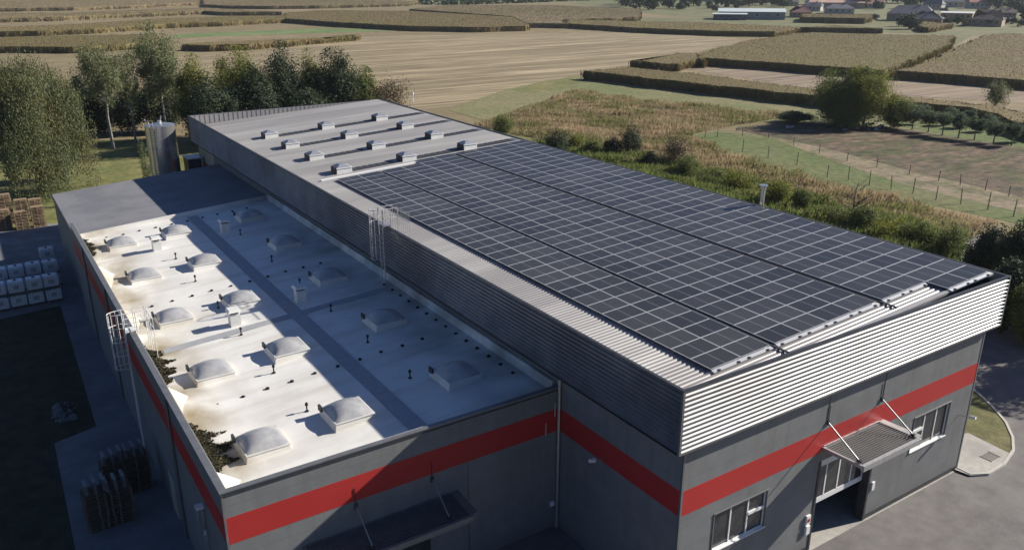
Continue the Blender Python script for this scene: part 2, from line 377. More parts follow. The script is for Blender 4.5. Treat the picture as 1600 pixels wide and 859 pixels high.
kb.add([(x,y,G-.05) for x,y in isl_out]+[(x,y,zt) for x,y in isl_out]+[(x,y,zt) for x,y in isl_in]+[(x,y,G-.05) for x,y in isl_in],
       [(i,(i+1)%n_,n_+(i+1)%n_,n_+i) for i in range(n_)]+[(n_+i,n_+(i+1)%n_,2*n_+(i+1)%n_,2*n_+i) for i in range(n_)]
       +[(2*n_+i,2*n_+(i+1)%n_,3*n_+(i+1)%n_,3*n_+i) for i in range(n_)])
tag(kb.build('kerb', 'kerb'), kind='structure')
sheet('island_grass', isl_in, 'lawn', .11)
pad = ccw([(41.4, 19.4)]+[gz(*p, G+.12) for p in ((1492,733),(1516,742),(1545,740),(1568,726),(1580,709))]+[gz(1513,676,G+.12), (41.4, 22.3)])
sheet('concrete_pad', pad, 'concrete', .122)
gc = gz(1546, 716); mb = MB()
for k in range(7): mb.box(-.42, .42, -.3+k*.09, -.25+k*.09, 0, .012)
mb.box(-.46, -.42, -.34, .34, 0, .014); mb.box(.42, .46, -.34, .34, 0, .014)
g_ = mb.build('drain_grate', 'grate', loc=(gc[0], gc[1], G+.126)); tag(g_, 'dark rectangular drain grate in the pale concrete pad by the corner', 'drain grate')
# yard on the shaded left side
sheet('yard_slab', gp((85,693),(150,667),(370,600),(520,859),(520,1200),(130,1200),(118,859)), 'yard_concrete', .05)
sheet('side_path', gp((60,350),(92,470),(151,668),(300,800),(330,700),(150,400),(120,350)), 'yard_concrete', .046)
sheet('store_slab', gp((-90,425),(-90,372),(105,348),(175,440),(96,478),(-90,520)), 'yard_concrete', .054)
# ================================================================== MAIN HALL
WX0, WX1, WY0, WY1 = 20.45, 41.3, 19.33, 92.0
FX0, FX1, FY0, FY1 = 19.85, 42.0, 19.03, 92.4
FZ0, FZ1 = 8.2, 10.87
B0, B1 = 5.08, 6.22
def rz_(x): return 10.88+.054*(x-41.03)
hall = thing('warehouse', 'large grey warehouse with ribbed metal fascia, red band and solar roof', 'warehouse', (30, 55, G))
def wallgrid(mb, ax, pos0, pos1, a0, a1, z0, z1, holes):
    """solid wall slab between pos0..pos1 with rectangular holes; ax 'x': wall runs along x"""
    as_ = sorted({a0, a1}|{h[0] for h in holes}|{h[1] for h in holes}); zs = sorted({z0, z1}|{min(max(h[2], z0), z1) for h in holes}|{min(max(h[3], z0), z1) for h in holes})
    for i in range(len(as_)-1):
        for j in range(len(zs)-1):
            ca = (as_[i]+as_[i+1])/2; cz = (zs[j]+zs[j+1])/2
            if any(h[0] < ca < h[1] and h[2] < cz < h[3] for h in holes): continue
            if ax == 'x': mb.box(as_[i], as_[i+1], pos0, pos1, zs[j], zs[j+1])
            else: mb.box(pos0, pos1, as_[i], as_[i+1], zs[j], zs[j+1])
W1 = (22.45, 25.6, 2.58, 4.42); W2 = (36.2, 39.25, 2.62, 4.55); DR = (29.02, 33.1, G, 4.6)
mb = MB(); wallgrid(mb, 'x', WY0, WY0+.25, WX0, WX1, G, B0, [W1, W2, DR]); wallgrid(mb, 'x', WY0, WY0+.25, WX0, WX1, B1, FZ0, [])
mb.box(WX0, WX0+.25, WY0+.25, WY1, G, B0); mb.box(WX0, WX0+.25, WY0+.25, WY1, B1, FZ0)
mb.box(WX1-.25, WX1, WY0+.25, WY1, G, B0); mb.box(WX1-.25, WX1, WY0+.25, WY1, B1, FZ0)
mb.box(WX0, WX1, WY1, WY1+.25, G, FZ0)
mb.build('wall', 'wall_grey', hall)
mb = MB(); mb.box(WX0-.006, WX1+.006, WY0-.006, WY0+.24, B0, B1); mb.box(WX0-.006, WX0+.24, WY0+.24, WY1, B0, B1); mb.box(WX1-.24, WX1+.006, WY0+.24, WY1, B0, B1)
tag(mb.build('wall_band', 'band_red', hall), 'red painted band running round the walls')
mb = MB(); mb.box(WX0+.25, WX1-.25, WY0-.1, WY1, G-.1, G+.045); mb.build('floor', 'concrete', hall)
mb = MB(); mb.box(WX0+.25, WX1-.25, 27, 27.2, G+.05, 8); mb.build('inner_wall', 'inside', hall)
# corner trims on walls
for b_ in ((WX0-.02, WX0+.08, WY0-.02, WY0+.08, G, FZ0), (WX1-.08, WX1+.02, WY0-.02, WY0+.08, G, FZ0)): MB().box(*b_).build('corner_trim', 'trim_grey', hall)
# vertical wall seams
mb = MB()
for x in (29.1, 33.1): mb.box(x-.012, x+.012, WY0-.014, WY0-.001, 6.6, FZ0)
mb.build('wall_seam', 'trim_dark', hall)
# plinth line
mb = MB(); mb.box(WX0, DR[0], WY0-.012, WY0, G+.05, G+.3); mb.box(DR[1], WX1, WY0-.012, WY0, G+.05, G+.3); mb.build('plinth', 'trim_dark', hall)
# soffit
mb = MB(); mb.box(FX0+.02, FX1-.02, FY0+.02, WY0+.0, FZ0, FZ0+.03); mb.box(FX0+.02, WX0, WY0, FY1-.02, FZ0, FZ0+.03); mb.box(WX1, FX1-.02, WY0, FY1-.02, FZ0, FZ0+.03)
mb.build('soffit', 'trim_grey', hall)
# ribbed fascia (profile extruded)
def fascia(axis, pos, a0, a1, out, z0, z1, pitch, d):
    mb = MB(); pr = []; zz_ = z0
    while zz_ < z1-.02: pr += [(zz_, 0), (zz_+pitch*.13, d), (zz_+pitch*.22, d), (zz_+pitch*.50, 0)]; zz_ += pitch
    pr.append((z1, 0)); pr = [(min(a_, z1), o_) for a_, o_ in pr]
    vs_ = []
    for (z, o) in pr:
        for a in (a0, a1):
            vs_.append((a, pos+out*o, z) if axis == 'x' else (pos+out*o, a, z))
    fs = [(2*i, 2*i+1, 2*i+3, 2*i+2) for i in range(len(pr)-1)]
    if (axis == 'x') != (out < 0): fs = [f[::-1] for f in fs]
    return mb.add(vs_, fs)
pitchF = (FZ1-FZ0-.1)/13
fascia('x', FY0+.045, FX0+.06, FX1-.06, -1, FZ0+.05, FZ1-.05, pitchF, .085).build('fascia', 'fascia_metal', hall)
fascia('y', FX0+.045, FY0+.06, FY1-.06, -1, FZ0+.05, FZ1-.05, pitchF, .075).build('fascia', 'fascia_shade_side', hall)
fascia('y', FX1-.045, FY0+.06, FY1-.06, 1, FZ0+.05, FZ1-.05, pitchF, .085).build('fascia', 'fascia_metal', hall)
fascia('x', FY1-.045, FX0+.06, FX1-.06, 1, FZ0+.05, FZ1-.05, pitchF, .085).build('fascia', 'fascia_metal', hall)
# fascia backing / parapet core with inner ribbed face
mb = MB()
mb.box(FX0+.05, FX1-.05, FY0+.05, FY0+.11, FZ0+.03, FZ1-.03); mb.box(FX0+.05, FX1-.05, FY1-.14, FY1-.05, FZ0+.03, FZ1-.03)
mb.box(FX0+.05, FX0+.14, FY0+.14, FY1-.14, FZ0+.03, FZ1-.03); mb.box(FX1-.14, FX1-.05, FY0+.14, FY1-.14, FZ0+.03, FZ1-.03)
mb.build('parapet', 'roof_sheet', hall)
mb = MB()
x = FX0+.2
while x < FX1-.3: mb.box(x, x+.07, FY1-.17, FY1-.141, 9.3, FZ1-.04); x += .5
mb.build("parapet_ribs", "roof_sheet", hall)
# coping and corner posts
mb = MB(); cz0, cz1 = FZ1-.045, FZ1
mb.box(FX0-.03, FX1+.03, FY0-.03, FY0+.12, cz0, cz1); mb.box(FX0-.03, FX1+.03, FY1-.12, FY1+.03, cz0, cz1)
mb.box(FX0-.03, FX0+.12, FY0+.12, FY1-.12, cz0, cz1); mb.box(FX1-.12, FX1+.03, FY0+.12, FY1-.12, cz0, cz1)
mb.build('coping', 'trim_dark', hall)
for b_ in ((FX0-.03, FX0+.07, FY0-.035, FY0+.07, FZ0-.02, cz0), (FX1-.07, FX1+.03, FY0-.035, FY0+.07, FZ0-.02, cz0),
           (FX0-.03, FX0+.07, FY1-.07, FY1+.03, FZ0-.02, cz0), (FX1-.07, FX1+.03, FY1-.07, FY1+.03, FZ0-.02, cz0)): MB().box(*b_).build('corner_trim', 'trim_grey', hall)
MB().box(FX0+.07, FX1-.07, FY0-.03, FY0+.05, FZ0-.02, FZ0+.05).build('drip_edge', 'trim_grey', hall)
mb = MB(); mb.box(FX0-.03, FX0+.05, FY0+.07, FY1-.07, FZ0-.03, FZ0+.05); mb.build('drip_edge', 'black', hall)
# roof sheet: ribs run along x (down the fall)
RX0, RX1, RY0, RY1 = FX0+.14, 41.42, 19.72, FY1-.14
mb = MB(); pr = ribs(None, RY0, RY1, None, .25, .035, .3); vs_ = []
for (y, o) in pr: vs_ += [(RX0, y, rz_(RX0)+o), (RX1, y, rz_(RX1)+o)]
mb.add(vs_, [(2*i, 2*i+1, 2*i+3, 2*i+2) for i in range(len(pr)-1)])
roof = mb.build('roof', 'roof_sheet', hall)
mb = MB()   # front flashing strip of roof, gutter floor
mb.hexa([(RX0, RY0-.12, rz_(RX0)-.06), (RX1+.05, RY0-.12, rz_(RX1)-.06), (RX1+.05, RY0+.1, rz_(RX1)-.06), (RX0, RY0+.1, rz_(RX0)-.06)],
        [(RX0, RY0-.12, rz_(RX0)+.06), (RX1+.05, RY0-.12, rz_(RX1)+.06), (RX1+.05, RY0+.1, rz_(RX1)+.06), (RX0, RY0+.1, rz_(RX0)+.06)])
mb.build('roof_edge', 'fascia_metal', hall)
mb = MB(); mb.box(FX0+.14, FX1-.14, FY0+.14, RY0-.1, 9.2, 9.25); mb.box(RX1, FX1-.14, RY0-.1, FY1-.14, 10.35, 10.4); mb.build('gutter', 'trim_dark', hall)
mb = MB(); mb.box(RX1, RX1+.04, RY0, RY1, 10.4, rz_(RX1)+.05); mb.build('roof_edge', 'trim_dark', hall)
# roof skylights with dark cross-ribbed strips between them
def big_sky():
    root = bpy.data.objects.new('skylight', None); col.objects.link(root); root.parent = hall
    s = .62; mb = MB()
    mb.hexa([(-s-.06,-s-.06,-.25),(s+.06,-s-.06,-.25),(s+.06,s+.06,-.25),(-s-.06,s+.06,-.25)], [(-s,-s,.42),(s,-s,.42),(s,s,.42),(-s,s,.42)])
    k = mb.build('curb', 'curb_white', root, world=False)
    mb = MB(); mb.box(-s-.05, s+.05, -s-.05, s+.05, .42, .47); mb.build('rim', 'white_paint', root, world=False)
    mb = MB(); t = .22
    mb.hexa([(-s,-s,.47),(s,-s,.47),(s,s,.47),(-s,s,.47)], [(-t,-t,.68),(t,-t,.68),(t,t,.68),(-t,t,.68)]); mb.build('dome', 'galv', root, world=False)
    mb = MB(); mb.box(-s-.13, -s+.02, -s*.9, s*.6, -.1, .52); mb.build('shade_slab', 'curb_dark', root, world=False)  # dark slab imitates the shadow side of the curb, facing left
    return root
bs = big_sky(); first = True
SY = (62.4, 68.4, 74.4, 80.3); SX = (24.6, 30.35, 36.2)
def place_child(proto, parent, loc, rz=0, first=False):
    L = Vector(loc)-WOFF[parent]
    if first: proto.location = L; proto.rotation_euler = (0,0,rz); return proto
    r = proto.copy(); col.objects.link(r); r.parent = parent; r.location = L; r.rotation_euler = (0,0,rz)
    for c in list(proto.children):
        d = c.copy(); col.objects.link(d); d.parent = r
    return r
for y in SY:
    for x in SX:
        place_child(bs, hall, (x, y, rz_(x)+.0), 0, first); first = False
def rbox(mb, x0, x1, ya, yb, d0, d1):
    return mb.hexa([(x0, ya, rz_(x0)+d0), (x1, ya, rz_(x1)+d0), (x1, yb, rz_(x1)+d0), (x0, yb, rz_(x0)+d0)], [(x0, ya, rz_(x0)+d1), (x1, ya, rz_(x1)+d1), (x1, yb, rz_(x1)+d1), (x0, yb, rz_(x0)+d1)])
for y in SY:
    for xa, xb in ((25.35, 29.6), (31.1, 35.45), (36.95, 41.2)):
        ds = rbox(MB(), xa, xb, y-.62, y+.42, .035, .06).build('roof_strip', 'trim_grey', hall)
        mb = MB(); x0 = xa
        while x0+.42 < xb: rbox(mb, x0, x0+.42, y-.60, y+.40, .045, .085); x0 += .56
        mb.build('roof_strip_ribs', 'curb_dark', ds)
# windows
def window(r, mats, split, y0=WY0, parent=hall):
    x0, x1, z0, z1 = r; w3 = (x1-x0)/3; f = .06
    fr = MB(); y1 = y0+.06; y2 = y0+.14
    fr.box(x0, x1, y1, y2, z0, z0+f); fr.box(x0, x1, y1, y2, z1-f, z1); fr.box(x0, x0+f, y1, y2, z0+f, z1-f); fr.box(x1-f, x1, y1, y2, z0+f, z1-f)
    for k in (1, 2): fr.box(x0+k*w3-f*.6, x0+k*w3+f*.6, y1, y2, z0+f, z1-f)
    sx = x0+split*w3; zm = z0+(z1-z0)*.56
    fr.box(sx+f*.6, sx+w3-f*.6, y0+.03, y2, zm-.09, zm+.05)
    o = fr.build('window', 'white_paint', parent)
    g = MB(); g.box(x0+f, x1-f, y0+.10, y0+.125, z0+f, z1-f); g.build('pane', 'glass_dark', o)
    s = MB(); s.box(x0-.05, x1+.05, y0-.07, y0+.06, z0-.03, z0+.015); s.build('sill', 'white_paint', o)
    t = MB(); t.box(x0-.04, x1+.12, y0-.05, y0, z1, z1+.04); t.box(x0-.05, x0, y0-.03, y0, z0, z1); t.box(x1, x1+.04, y0-.03, y0, z0, z1); t.build('reveal_trim', 'trim_grey', o)
    b = MB(); b.box(x0, x1, y0+.24, y0+.28, z0, z1); b.build('blind', 'inside', o)
window(W1, None, 2); window(W2, None, 0)
# sectional door, partly raised
y0 = WY0+.33; dr = MB(); x0, x1 = DR[0]+.08, DR[1]-.08
dr.box(x0, x1, y0, y0+.06, 2.0, 2.28); dr.box(x0, x1, y0, y0+.06, 3.95, 4.6)
for k in range(5): xx = x0+(x1-x0-.09)*k/4; dr.box(xx, xx+.09, y0, y0+.06, 2.28, 3.95)
door = dr.build('door', 'white_paint', hall)
g = MB(); g.box(x0+.09, x1-.09, y0+.02, y0+.04, 2.28, 3.95); g.build('pane', 'glass_dark', door)
for xa, xb, xc, xd in ((DR[0]-.07, DR[0], DR[0]-.001, DR[0]+.07), (DR[1], DR[1]+.07, DR[1]-.07, DR[1]+.001)):
    mb = MB(); mb.box(xa, xb, WY0-.03, WY0-.001, G, 4.6); mb.box(xc, xd, WY0-.03, WY0+.42, G, 4.6); mb.build('door_jamb', 'trim_dark', hall)
mb = MB(); mb.box(28.55, 28.8, WY0-.12, WY0, .95, 1.4); mb.build('control_box', 'white_paint', hall)
mb = MB(); mb.box(28.52, 28.78, WY0-.10, WY0, 1.5, 1.95); mb.build('notice_plate', 'white_paint', hall)
mb = MB(); mb.box(28.57, 28.73, WY0-.11, WY0-.101, 1.62, 1.8); tag(mb.build('notice_plate', 'band_red', hall), 'red square on the plate by the door')
mb = MB(); mb.box(33.35, 33.55, WY0-.08, WY0, 1.5, 1.95); mb.build('control_box', 'white_paint', hall)
# canopies: frame, ribbed deck, tie rods
def canopy(x0, x1, yw, dout, zw, zo, zt, parent, rx, deckm='grate'):
    yo = yw-dout; f = MB()
    def bar(xa, xb, ya, yb, za, zb, h): f.hexa([(xa,ya,za-h),(xb,ya,za-h),(xb,yb,zb-h),(xa,yb,zb-h)], [(xa,ya,za),(xb,ya,za),(xb,yb,zb),(xa,yb,zb)])
    bar(x0-.06, x1+.06, yo-.16, yo, zo+.05, zo+.05, .26)
    bar(x0-.06, x0+.04, yo, yw, zo+.03, zw+.03, .16); bar(x1-.04, x1+.34, yo, yw, zo+.03, zw+.03, .10)
    bar(x0+.04, x1-.04, yw-.06, yw, zw+.07, zw+.07, .12)
    c = f.build('canopy', 'galv' if deckm != 'black' else 'trim_grey', parent)
    d = MB(); n = 15
    for k in range(n):
        a = k/n; b = a+.26/n
        ya = yo+(yw-.06-yo)*a; yb = yo+(yw-.06-yo)*b; za = zo+(zw-zo)*a; zb = zo+(zw-zo)*b
        d.hexa([(x0+.04,ya,za-.03),(x1-.04,ya,za-.03),(x1-.04,yb,zb-.03),(x0+.04,yb,zb-.03)], [(x0+.04,ya,za+.03),(x1-.04,ya,za+.03),(x1-.04,yb,zb+.03),(x0+.04,yb,zb+.03)])
    d.build('canopy_slats', 'trim_grey', c)
    e = MB(); e.hexa([(x0+.04,yo,zo-.09),(x1-.04,yo,zo-.09),(x1-.04,yw-.06,zw-.09),(x0+.04,yw-.06,zw-.09)], [(x0+.04,yo,zo-.05),(x1-.04,yo,zo-.05),(x1-.04,yw-.06,zw-.05),(x0+.04,yw-.06,zw-.05)])
    e.build('canopy_deck', deckm, c)
    for x in rx:
        t = MB(); t.tube((x, yw-.02, zt), (x, yo+.18, zo+.08), .03); t.build('tie_rod', 'trim_grey', c)
        p = MB(); p.box(x-.07, x+.07, yw-.07, yw, zt-.12, zt+.1); p.box(x-.07, x+.07, yo+.1, yo+.3, zo+.06, zo+.15); p.tube((x, yw-.03, zt+.1), (x, yw-.03, zt+.85), .018); p.build('bracket', 'trim_dark', c)
canopy(29.05, 33.1, WY0, 1.95, 5.33, 5.42, 6.55, hall, (29.15, 33.02))
# lamps on hall walls
def walllamp(p, d, parent):
    mb = MB(); a = Vector(p); b = a+Vector(d); mb.tube(a, b, .025); mb.build('lamp_arm', 'galv', parent)
    mb = MB(); e = b+Vector(d).normalized()*.28; mb.tube(b, e, .11, 8, .08); mb.build('lamp_head', 'white_paint', parent)
walllamp((40.35, WY0, 3.45), (.05, -.55, .12), hall)
walllamp((WX0, 24.0, 5.25), (-.5, 0, .1), hall)
mb = MB(); mb.tube((WX0-.12, 27.12, G), (WX0-.12, 27.12, 7.75), .07, 8); mb.build('downpipe', 'galv', hall)
mb = MB(); mb.box(41.3, 41.5, 20.6, 20.75, 6.9, 7.05); mb.build('lamp_head', 'white_paint', hall)
# side wall pale door area near the back
mb = MB(); mb.box(WX0-.02, WX0, 85.6, 91.0, G, 5.05); mb.box(WX0-.02, WX0, 86, 91.6, 6.24, 8.18); mb.build('wall_panel', 'pale_panel', hall)
# flue on the right roof edge
fx, fy, fzz = atx(1190, 322, 41.75)
mb = MB(); mb.tube((fx, fy, 10.2), (fx, fy, 12.1), .14, 12); mb.tube((fx, fy, 12.27), (fx, fy, 12.33), .27, 12); mb.tube((fx, fy, 12.05), (fx, fy, 12.29), .18, 12, .18)
mb.build('flue', 'steel', hall)
# caged ladder helper (local: wall plane at x=0, ladder stands out to -x)
def cage_ladder(parent, x, y, zb, zt, zc, zpar, roofz, depth_in, rail, lm='galv'):
    l = MB()
    for s in (-.25, .25): l.tube((x, y+s, zb), (x, y+s, zt), .03)
    z = zb+.3
    while z < zpar: l.tube((x, y-.25, z), (x, y+.25, z), .017); z += .28
    lad = l.build('ladder', lm, parent)
    c = MB()
    def hoop(z):
        pts = [(x-.72*math.sin(t), y+.36*math.cos(t)*(1 if abs(math.cos(t)) < .9 else 1), z) for t in np.linspace(0, math.pi, 9)]
        c.path(pts, .02, 5)
    z = zc
    while z <= zt+.01: hoop(z); z += (zt-zc)/4
    for t in np.linspace(0, math.pi, 9)[1:-1]:
        c.tube((x-.72*math.sin(t), y+.36*math.cos(t), zc), (x-.72*math.sin(t), y+.36*math.cos(t), zt), .016, 5)
    c.build('safety_cage', lm, lad)
    g_ = MB()
    for s in (-.36, .36):
        for h in (zt, zt-.55): g_.tube((x, y+s, h), (x+depth_in, y+s, h), .022)
        for xx in (x, x+depth_in*.5, x+depth_in): g_.tube((xx, y+s, roofz-.02 if xx > x+.1 else zpar), (xx, y+s, zt), .022)
    g_.box(x+.05, x+depth_in*.6, y-.34, y+.34, zpar+.03, zpar+.07)
    for s in np.linspace(-.36, 1.5, rail): 
        g_.tube((x+depth_in, y-s-.36, roofz), (x+depth_in, y-s-.36, zt), .016)
    g_.tube((x+depth_in, y-.0, zt), (x+depth_in, y-1.9, zt), .022); g_.tube((x+depth_in, y-.0, zt-.5), (x+depth_in, y-1.9, zt-.5), .022)
    g_.build('guard_rail', lm, lad)
    return lad
cage_ladder(hall, 19.55, 44.0, 7.03, 11.95, 8.95, FZ1, 9.76, .95, 8)
# ================================================================== SOLAR ARRAY
PW, PD, PX, PY = 1.722, 1.134, 1.735, 1.150
SL = math.atan(.054)
fm = MB(); h = .035; e = .023
fm.box(-PW/2, PW/2, -PD/2, -PD/2+e, 0, h); fm.box(-PW/2, PW/2, PD/2-e, PD/2, 0, h)
fm.box(-PW/2, -PW/2+e, -PD/2+e, PD/2-e, 0, h); fm.box(PW/2-e, PW/2, -PD/2+e, PD/2-e, 0, h)
fmesh = bpy.data.meshes.new('solar_panel'); fmesh.from_pydata(fm.v, [], fm.f); fmesh.materials.append(M['panel_frame'])
gm = MB(); gm.box(-PW/2+e, PW/2-e, -PD/2+e, PD/2-e, .008, h-.004)
gmesh = bpy.data.meshes.new('glass'); gmesh.from_pydata(gm.v, [], gm.f); gmesh.materials.append(M['solar_glass'])
blocks = []
# (block name, x left edge, columns, per-column (near y, far y))
blocks.append(('left', 23.19, [(20.88, 60.1), (20.88, 60.1)]))
blocks.append(('middle', 26.95, [(20.88, 60.1), (20.88, 60.1), (20.88, 61.3), (20.88, 61.3)]))
blocks.append(('right', 34.28, [(20.88, 61.3), (20.88, 61.3), (19.74, 61.3), (19.74, 61.3)]))
cells = []
cn = {'left': ['outer', 'inner'], 'middle': ['leftmost', 'left inner', 'right inner', 'rightmost'], 'right': ['leftmost', 'left inner', 'right inner', 'rightmost']}
for bn, bx, cols_ in blocks:
    for ci, (ya, yb) in enumerate(cols_):
        n = int(round((yb-ya)/PY))
        for r in range(n):
            cells.append((bn, cn[bn][ci], r, bx+PW/2+ci*PX, ya+PD/2+r*PY))
cells.sort(key=lambda c: c[3]**2+c[4]**2+ (CAMZ-10)**2)
def panel_rot(): return (0, -SL, 0)
rest_f = MB(); rest_g = MB()
for i, (bn, cname, r, x, y) in enumerate(cells):
    z = rz_(x)+.13
    if i < 300:
        o = bpy.data.objects.new('solar_panel', fmesh); col.objects.link(o); o.location = (x, y, z); o.rotation_euler = panel_rot()
        g_ = bpy.data.objects.new('glass', gmesh); col.objects.link(g_); g_.parent = o
        tag(o, f'solar panel, {ordn(r+1)} from the near end, {cname} column, {bn} block', 'solar panel', 'solar panels on the warehouse roof')
    else:
        R_ = Matrix.Translation((x, y, z)) @ Matrix.Rotation(-SL, 4, 'Y')
        rest_f.add([R_ @ Vector(v) for v in fm.v], fm.f); rest_g.add([R_ @ Vector(v) for v in gm.v], gm.f)
rf = rest_f.build('solar_panels', 'panel_frame'); tag(rf, 'farthest rows of dark solar panels by the roof skylights', 'solar panels', kind='stuff')
gl2 = M['solar_glass'].copy(); 
# the far rows share one mesh: same glass without the per-panel middle line
for nd in gl2.node_tree.nodes:
    if nd.type == 'MATH' and nd.operation == 'LESS_THAN' and abs(nd.inputs[1].default_value-.011) < 1e-6: nd.inputs[1].default_value = -1
ro = rest_g.build('glass', gl2, rf)
# mounting rails per block
for bn, bx, cols_ in blocks:
    mb = MB(); n = len(cols_); xa = bx-.03; xb = bx+n*PX+.02
    for ci, (ya, yb) in enumerate(cols_):
        for fx_ in (.3, PW-.3):
            xx = bx+ci*PX+fx_; mb.box(xx-.02, xx+.02, ya-.12, yb, rz_(xx)+.04, rz_(xx)+.125)
        xx0 = bx+ci*PX; xx1 = xx0+PX
        mb.hexa([(xx0, ya-.2, rz_(xx0)+.05), (xx1, ya-.2, rz_(xx1)+.05), (xx1, ya-.03, rz_(xx1)+.05), (xx0, ya-.03, rz_(xx0)+.05)],
                [(xx0, ya-.2, rz_(xx0)+.09), (xx1, ya-.2, rz_(xx1)+.09), (xx1, ya-.03, rz_(xx1)+.13), (xx0, ya-.03, rz_(xx0)+.13)])
    ra = mb.build('mounting_rack', 'panel_frame')
    tag(ra, f'pale metal rails and edge strip holding up the {bn} block of solar panels', 'mounting rack')
    cl = MB()
    for ci, (ya, yb) in enumerate(cols_):
        for fx_ in (.3, PW-.3):
            xx = bx+ci*PX+fx_; cl.box(xx-.06, xx+.06, ya-.22, ya-.14, rz_(xx)+.09, rz_(xx)+.13)
    cl.build('clamp', 'black', ra)
    if bn != 'left':      # cable tray in the gap left of the block, with bright ribs showing
        t = MB(); ya = 20.0; yb = cols_[0][1]
        t.hexa([(bx-.17, ya, rz_(bx)+.05), (bx-.05, ya, rz_(bx)+.05), (bx-.05, yb, rz_(bx)+.05), (bx-.17, yb, rz_(bx)+.05)],
               [(bx-.17, ya, rz_(bx)+.10), (bx-.05, ya, rz_(bx)+.10), (bx-.05, yb, rz_(bx)+.10), (bx-.17, yb, rz_(bx)+.10)])
        t.build('cable_tray', 'trim_dark', ra)
mb = MB(); x0, x1, yy = 22.2, 30.4, 60.55
mb.hexa([(x0, yy, rz_(x0)+.04), (x1, yy, rz_(x1)+.04), (x1, yy+.28, rz_(x1)+.04), (x0, yy+.28, rz_(x0)+.04)], [(x0, yy, rz_(x0)+.13), (x1, yy, rz_(x1)+.13), (x1, yy+.28, rz_(x1)+.13), (x0, yy+.28, rz_(x0)+.13)])
tag(mb.build('cable_duct', 'white_paint'), 'white cable duct lying across the roof at the far end of the panels', 'cable duct')
# ================================================================== LOW HALL
LX0, LX1, LY0, LY1, LY2 = 5.28, 20.38, 27.25, 68.4, 84.3
LP = 7.36
def lz(x): return 6.55+.067*(x-12.3)
low = thing('low_hall', 'low grey hall with red band and stained white flat roof beside the warehouse', 'hall', (12, 55, G))
mb = MB()
mb.box(LX0, LX1, LY0, LY0+.25, G, B0); mb.box(LX0, LX1, LY0, LY0+.25, B1, LP-.05)
mb.box(LX0, LX0+.25, LY0+.25, LY1, G, B0); mb.box(LX0, LX0+.25, LY0+.25, LY1, B1, LP-.05)
mb.box(5.55, 5.8, LY1, LY2, G, 6.08); mb.box(5.8, LX1, LY2-.25, LY2, G, 6.0)
mb.build('wall', 'wall_grey', low)
mb = MB(); mb.box(LX0-.006, LX1, LY0-.006, LY0+.24, B0, B1); mb.box(LX0-.006, LX0+.24, LY0+.24, LY1, B0, B1); tag(mb.build('wall_band', 'band_red', low), 'red painted band along the wall')
mb = MB(); mb.box(LX0-.06, LX1, LY0-.06, LY0+.16, LP-.05, LP); mb.box(LX0-.06, LX0+.2, LY0+.16, LY1, LP-.05, LP); mb.box(LX0-.02, LX0+.06, LY0-.02, LY0+.06, G, LP-.05)
mb.build('coping', 'trim_grey', low)
mb = MB(); mb.box(LX0+.02, LX1, LY0-.035, LY0, LP-.2, LP-.16); mb.build('coping_shadow_strip', 'trim_dark', low)  # dark strip standing in for the shadow line under the coping
# membrane roof with fall to the left eaves
mb = MB(); nx, ny = 70, 160
xs = np.linspace(LX0+.25, LX1+.07, nx); ys = np.linspace(LY0+.25, LY1, ny)
def relief(x, y):
    w_ = math.exp(-((x-5.4)/1.9)**2)
    return .012*math.sin(x*1.7)*math.sin(y*.9)+w_*(.22*(.5+.5*math.cos(2*math.pi*(y-36.6)/9.6))**1.5+.05*math.sin(y*2.1+x))
vs_ = [(x, y, lz(x)+relief(x, y)) for y in ys for x in xs]
mb.add(vs_, [(j*nx+i, j*nx+i+1, (j+1)*nx+i+1, (j+1)*nx+i) for j in range(ny-1) for i in range(nx-1)])
mb.build('roof', 'membrane', low, smooth=True)
# upstands along the inner edges
mb = MB()
mb.hexa([(LX0+.25, LY0+.25, 5.9), (LX1, LY0+.25, 6.9), (LX1, LY0+.40, 6.9), (LX0+.25, LY0+.40, 5.9)], [(LX0+.25, LY0+.16, LP-.06), (LX1, LY0+.16, LP-.06), (LX1, LY0+.28, LP-.06), (LX0+.25, LY0+.28, LP-.06)])
mb.hexa([(LX0+.2, LY1-.05, 6.05), (LX1, LY1-.05, 7.0), (LX1, LY1+.35, 7.0), (LX0+.2, LY1+.35, 6.05)], [(LX0+.2, LY1+.05, 6.32), (LX1, LY1+.05, 7.36), (LX1, LY1+.35, 7.36), (LX0+.2, LY1+.35, 6.32)])
mb.hexa([(LX1-.25, LY0+.3, 7.0), (LX1+.05, LY0+.3, 7.0), (LX1+.05, LY1, 7.0), (LX1-.25, LY1, 7.0)], [(LX1-.12, LY0+.3, 7.5), (LX1+.05, LY0+.3, 7.5), (LX1+.05, LY1, 7.5), (LX1-.12, LY1, 7.5)])
mb.hexa([(LX0+.2, LY0+.3, 5.9), (LX0+.34, LY0+.3, 5.9), (LX0+.34, LY1, 5.9), (LX0+.2, LY1, 5.9)], [(LX0+.2, LY0+.3, LP-.06), (LX0+.26, LY0+.3, LP-.06), (LX0+.26, LY1, LP-.06), (LX0+.2, LY1, LP-.06)])
mb.build('upstand', 'membrane', low)
# tapered crickets between the outlets at the low parapet
for (a, b) in ((27.9, 29.9), (34.9, 39.3), (45.2, 51.5), (52.5, 61.8)):
    m_ = (a+b)/2; mb = MB(); x0 = LX0+.27
    mb.add([(x0, a, lz(x0)+.05), (x0, b, lz(x0)+.05), (x0, m_, LP-.12), (x0+1.0, m_+.6, lz(x0+1.0)+.02)], [(0, 3, 2), (3, 1, 2), (0, 2, 1)])
    mb.build('roof_cricket', 'membrane', low)
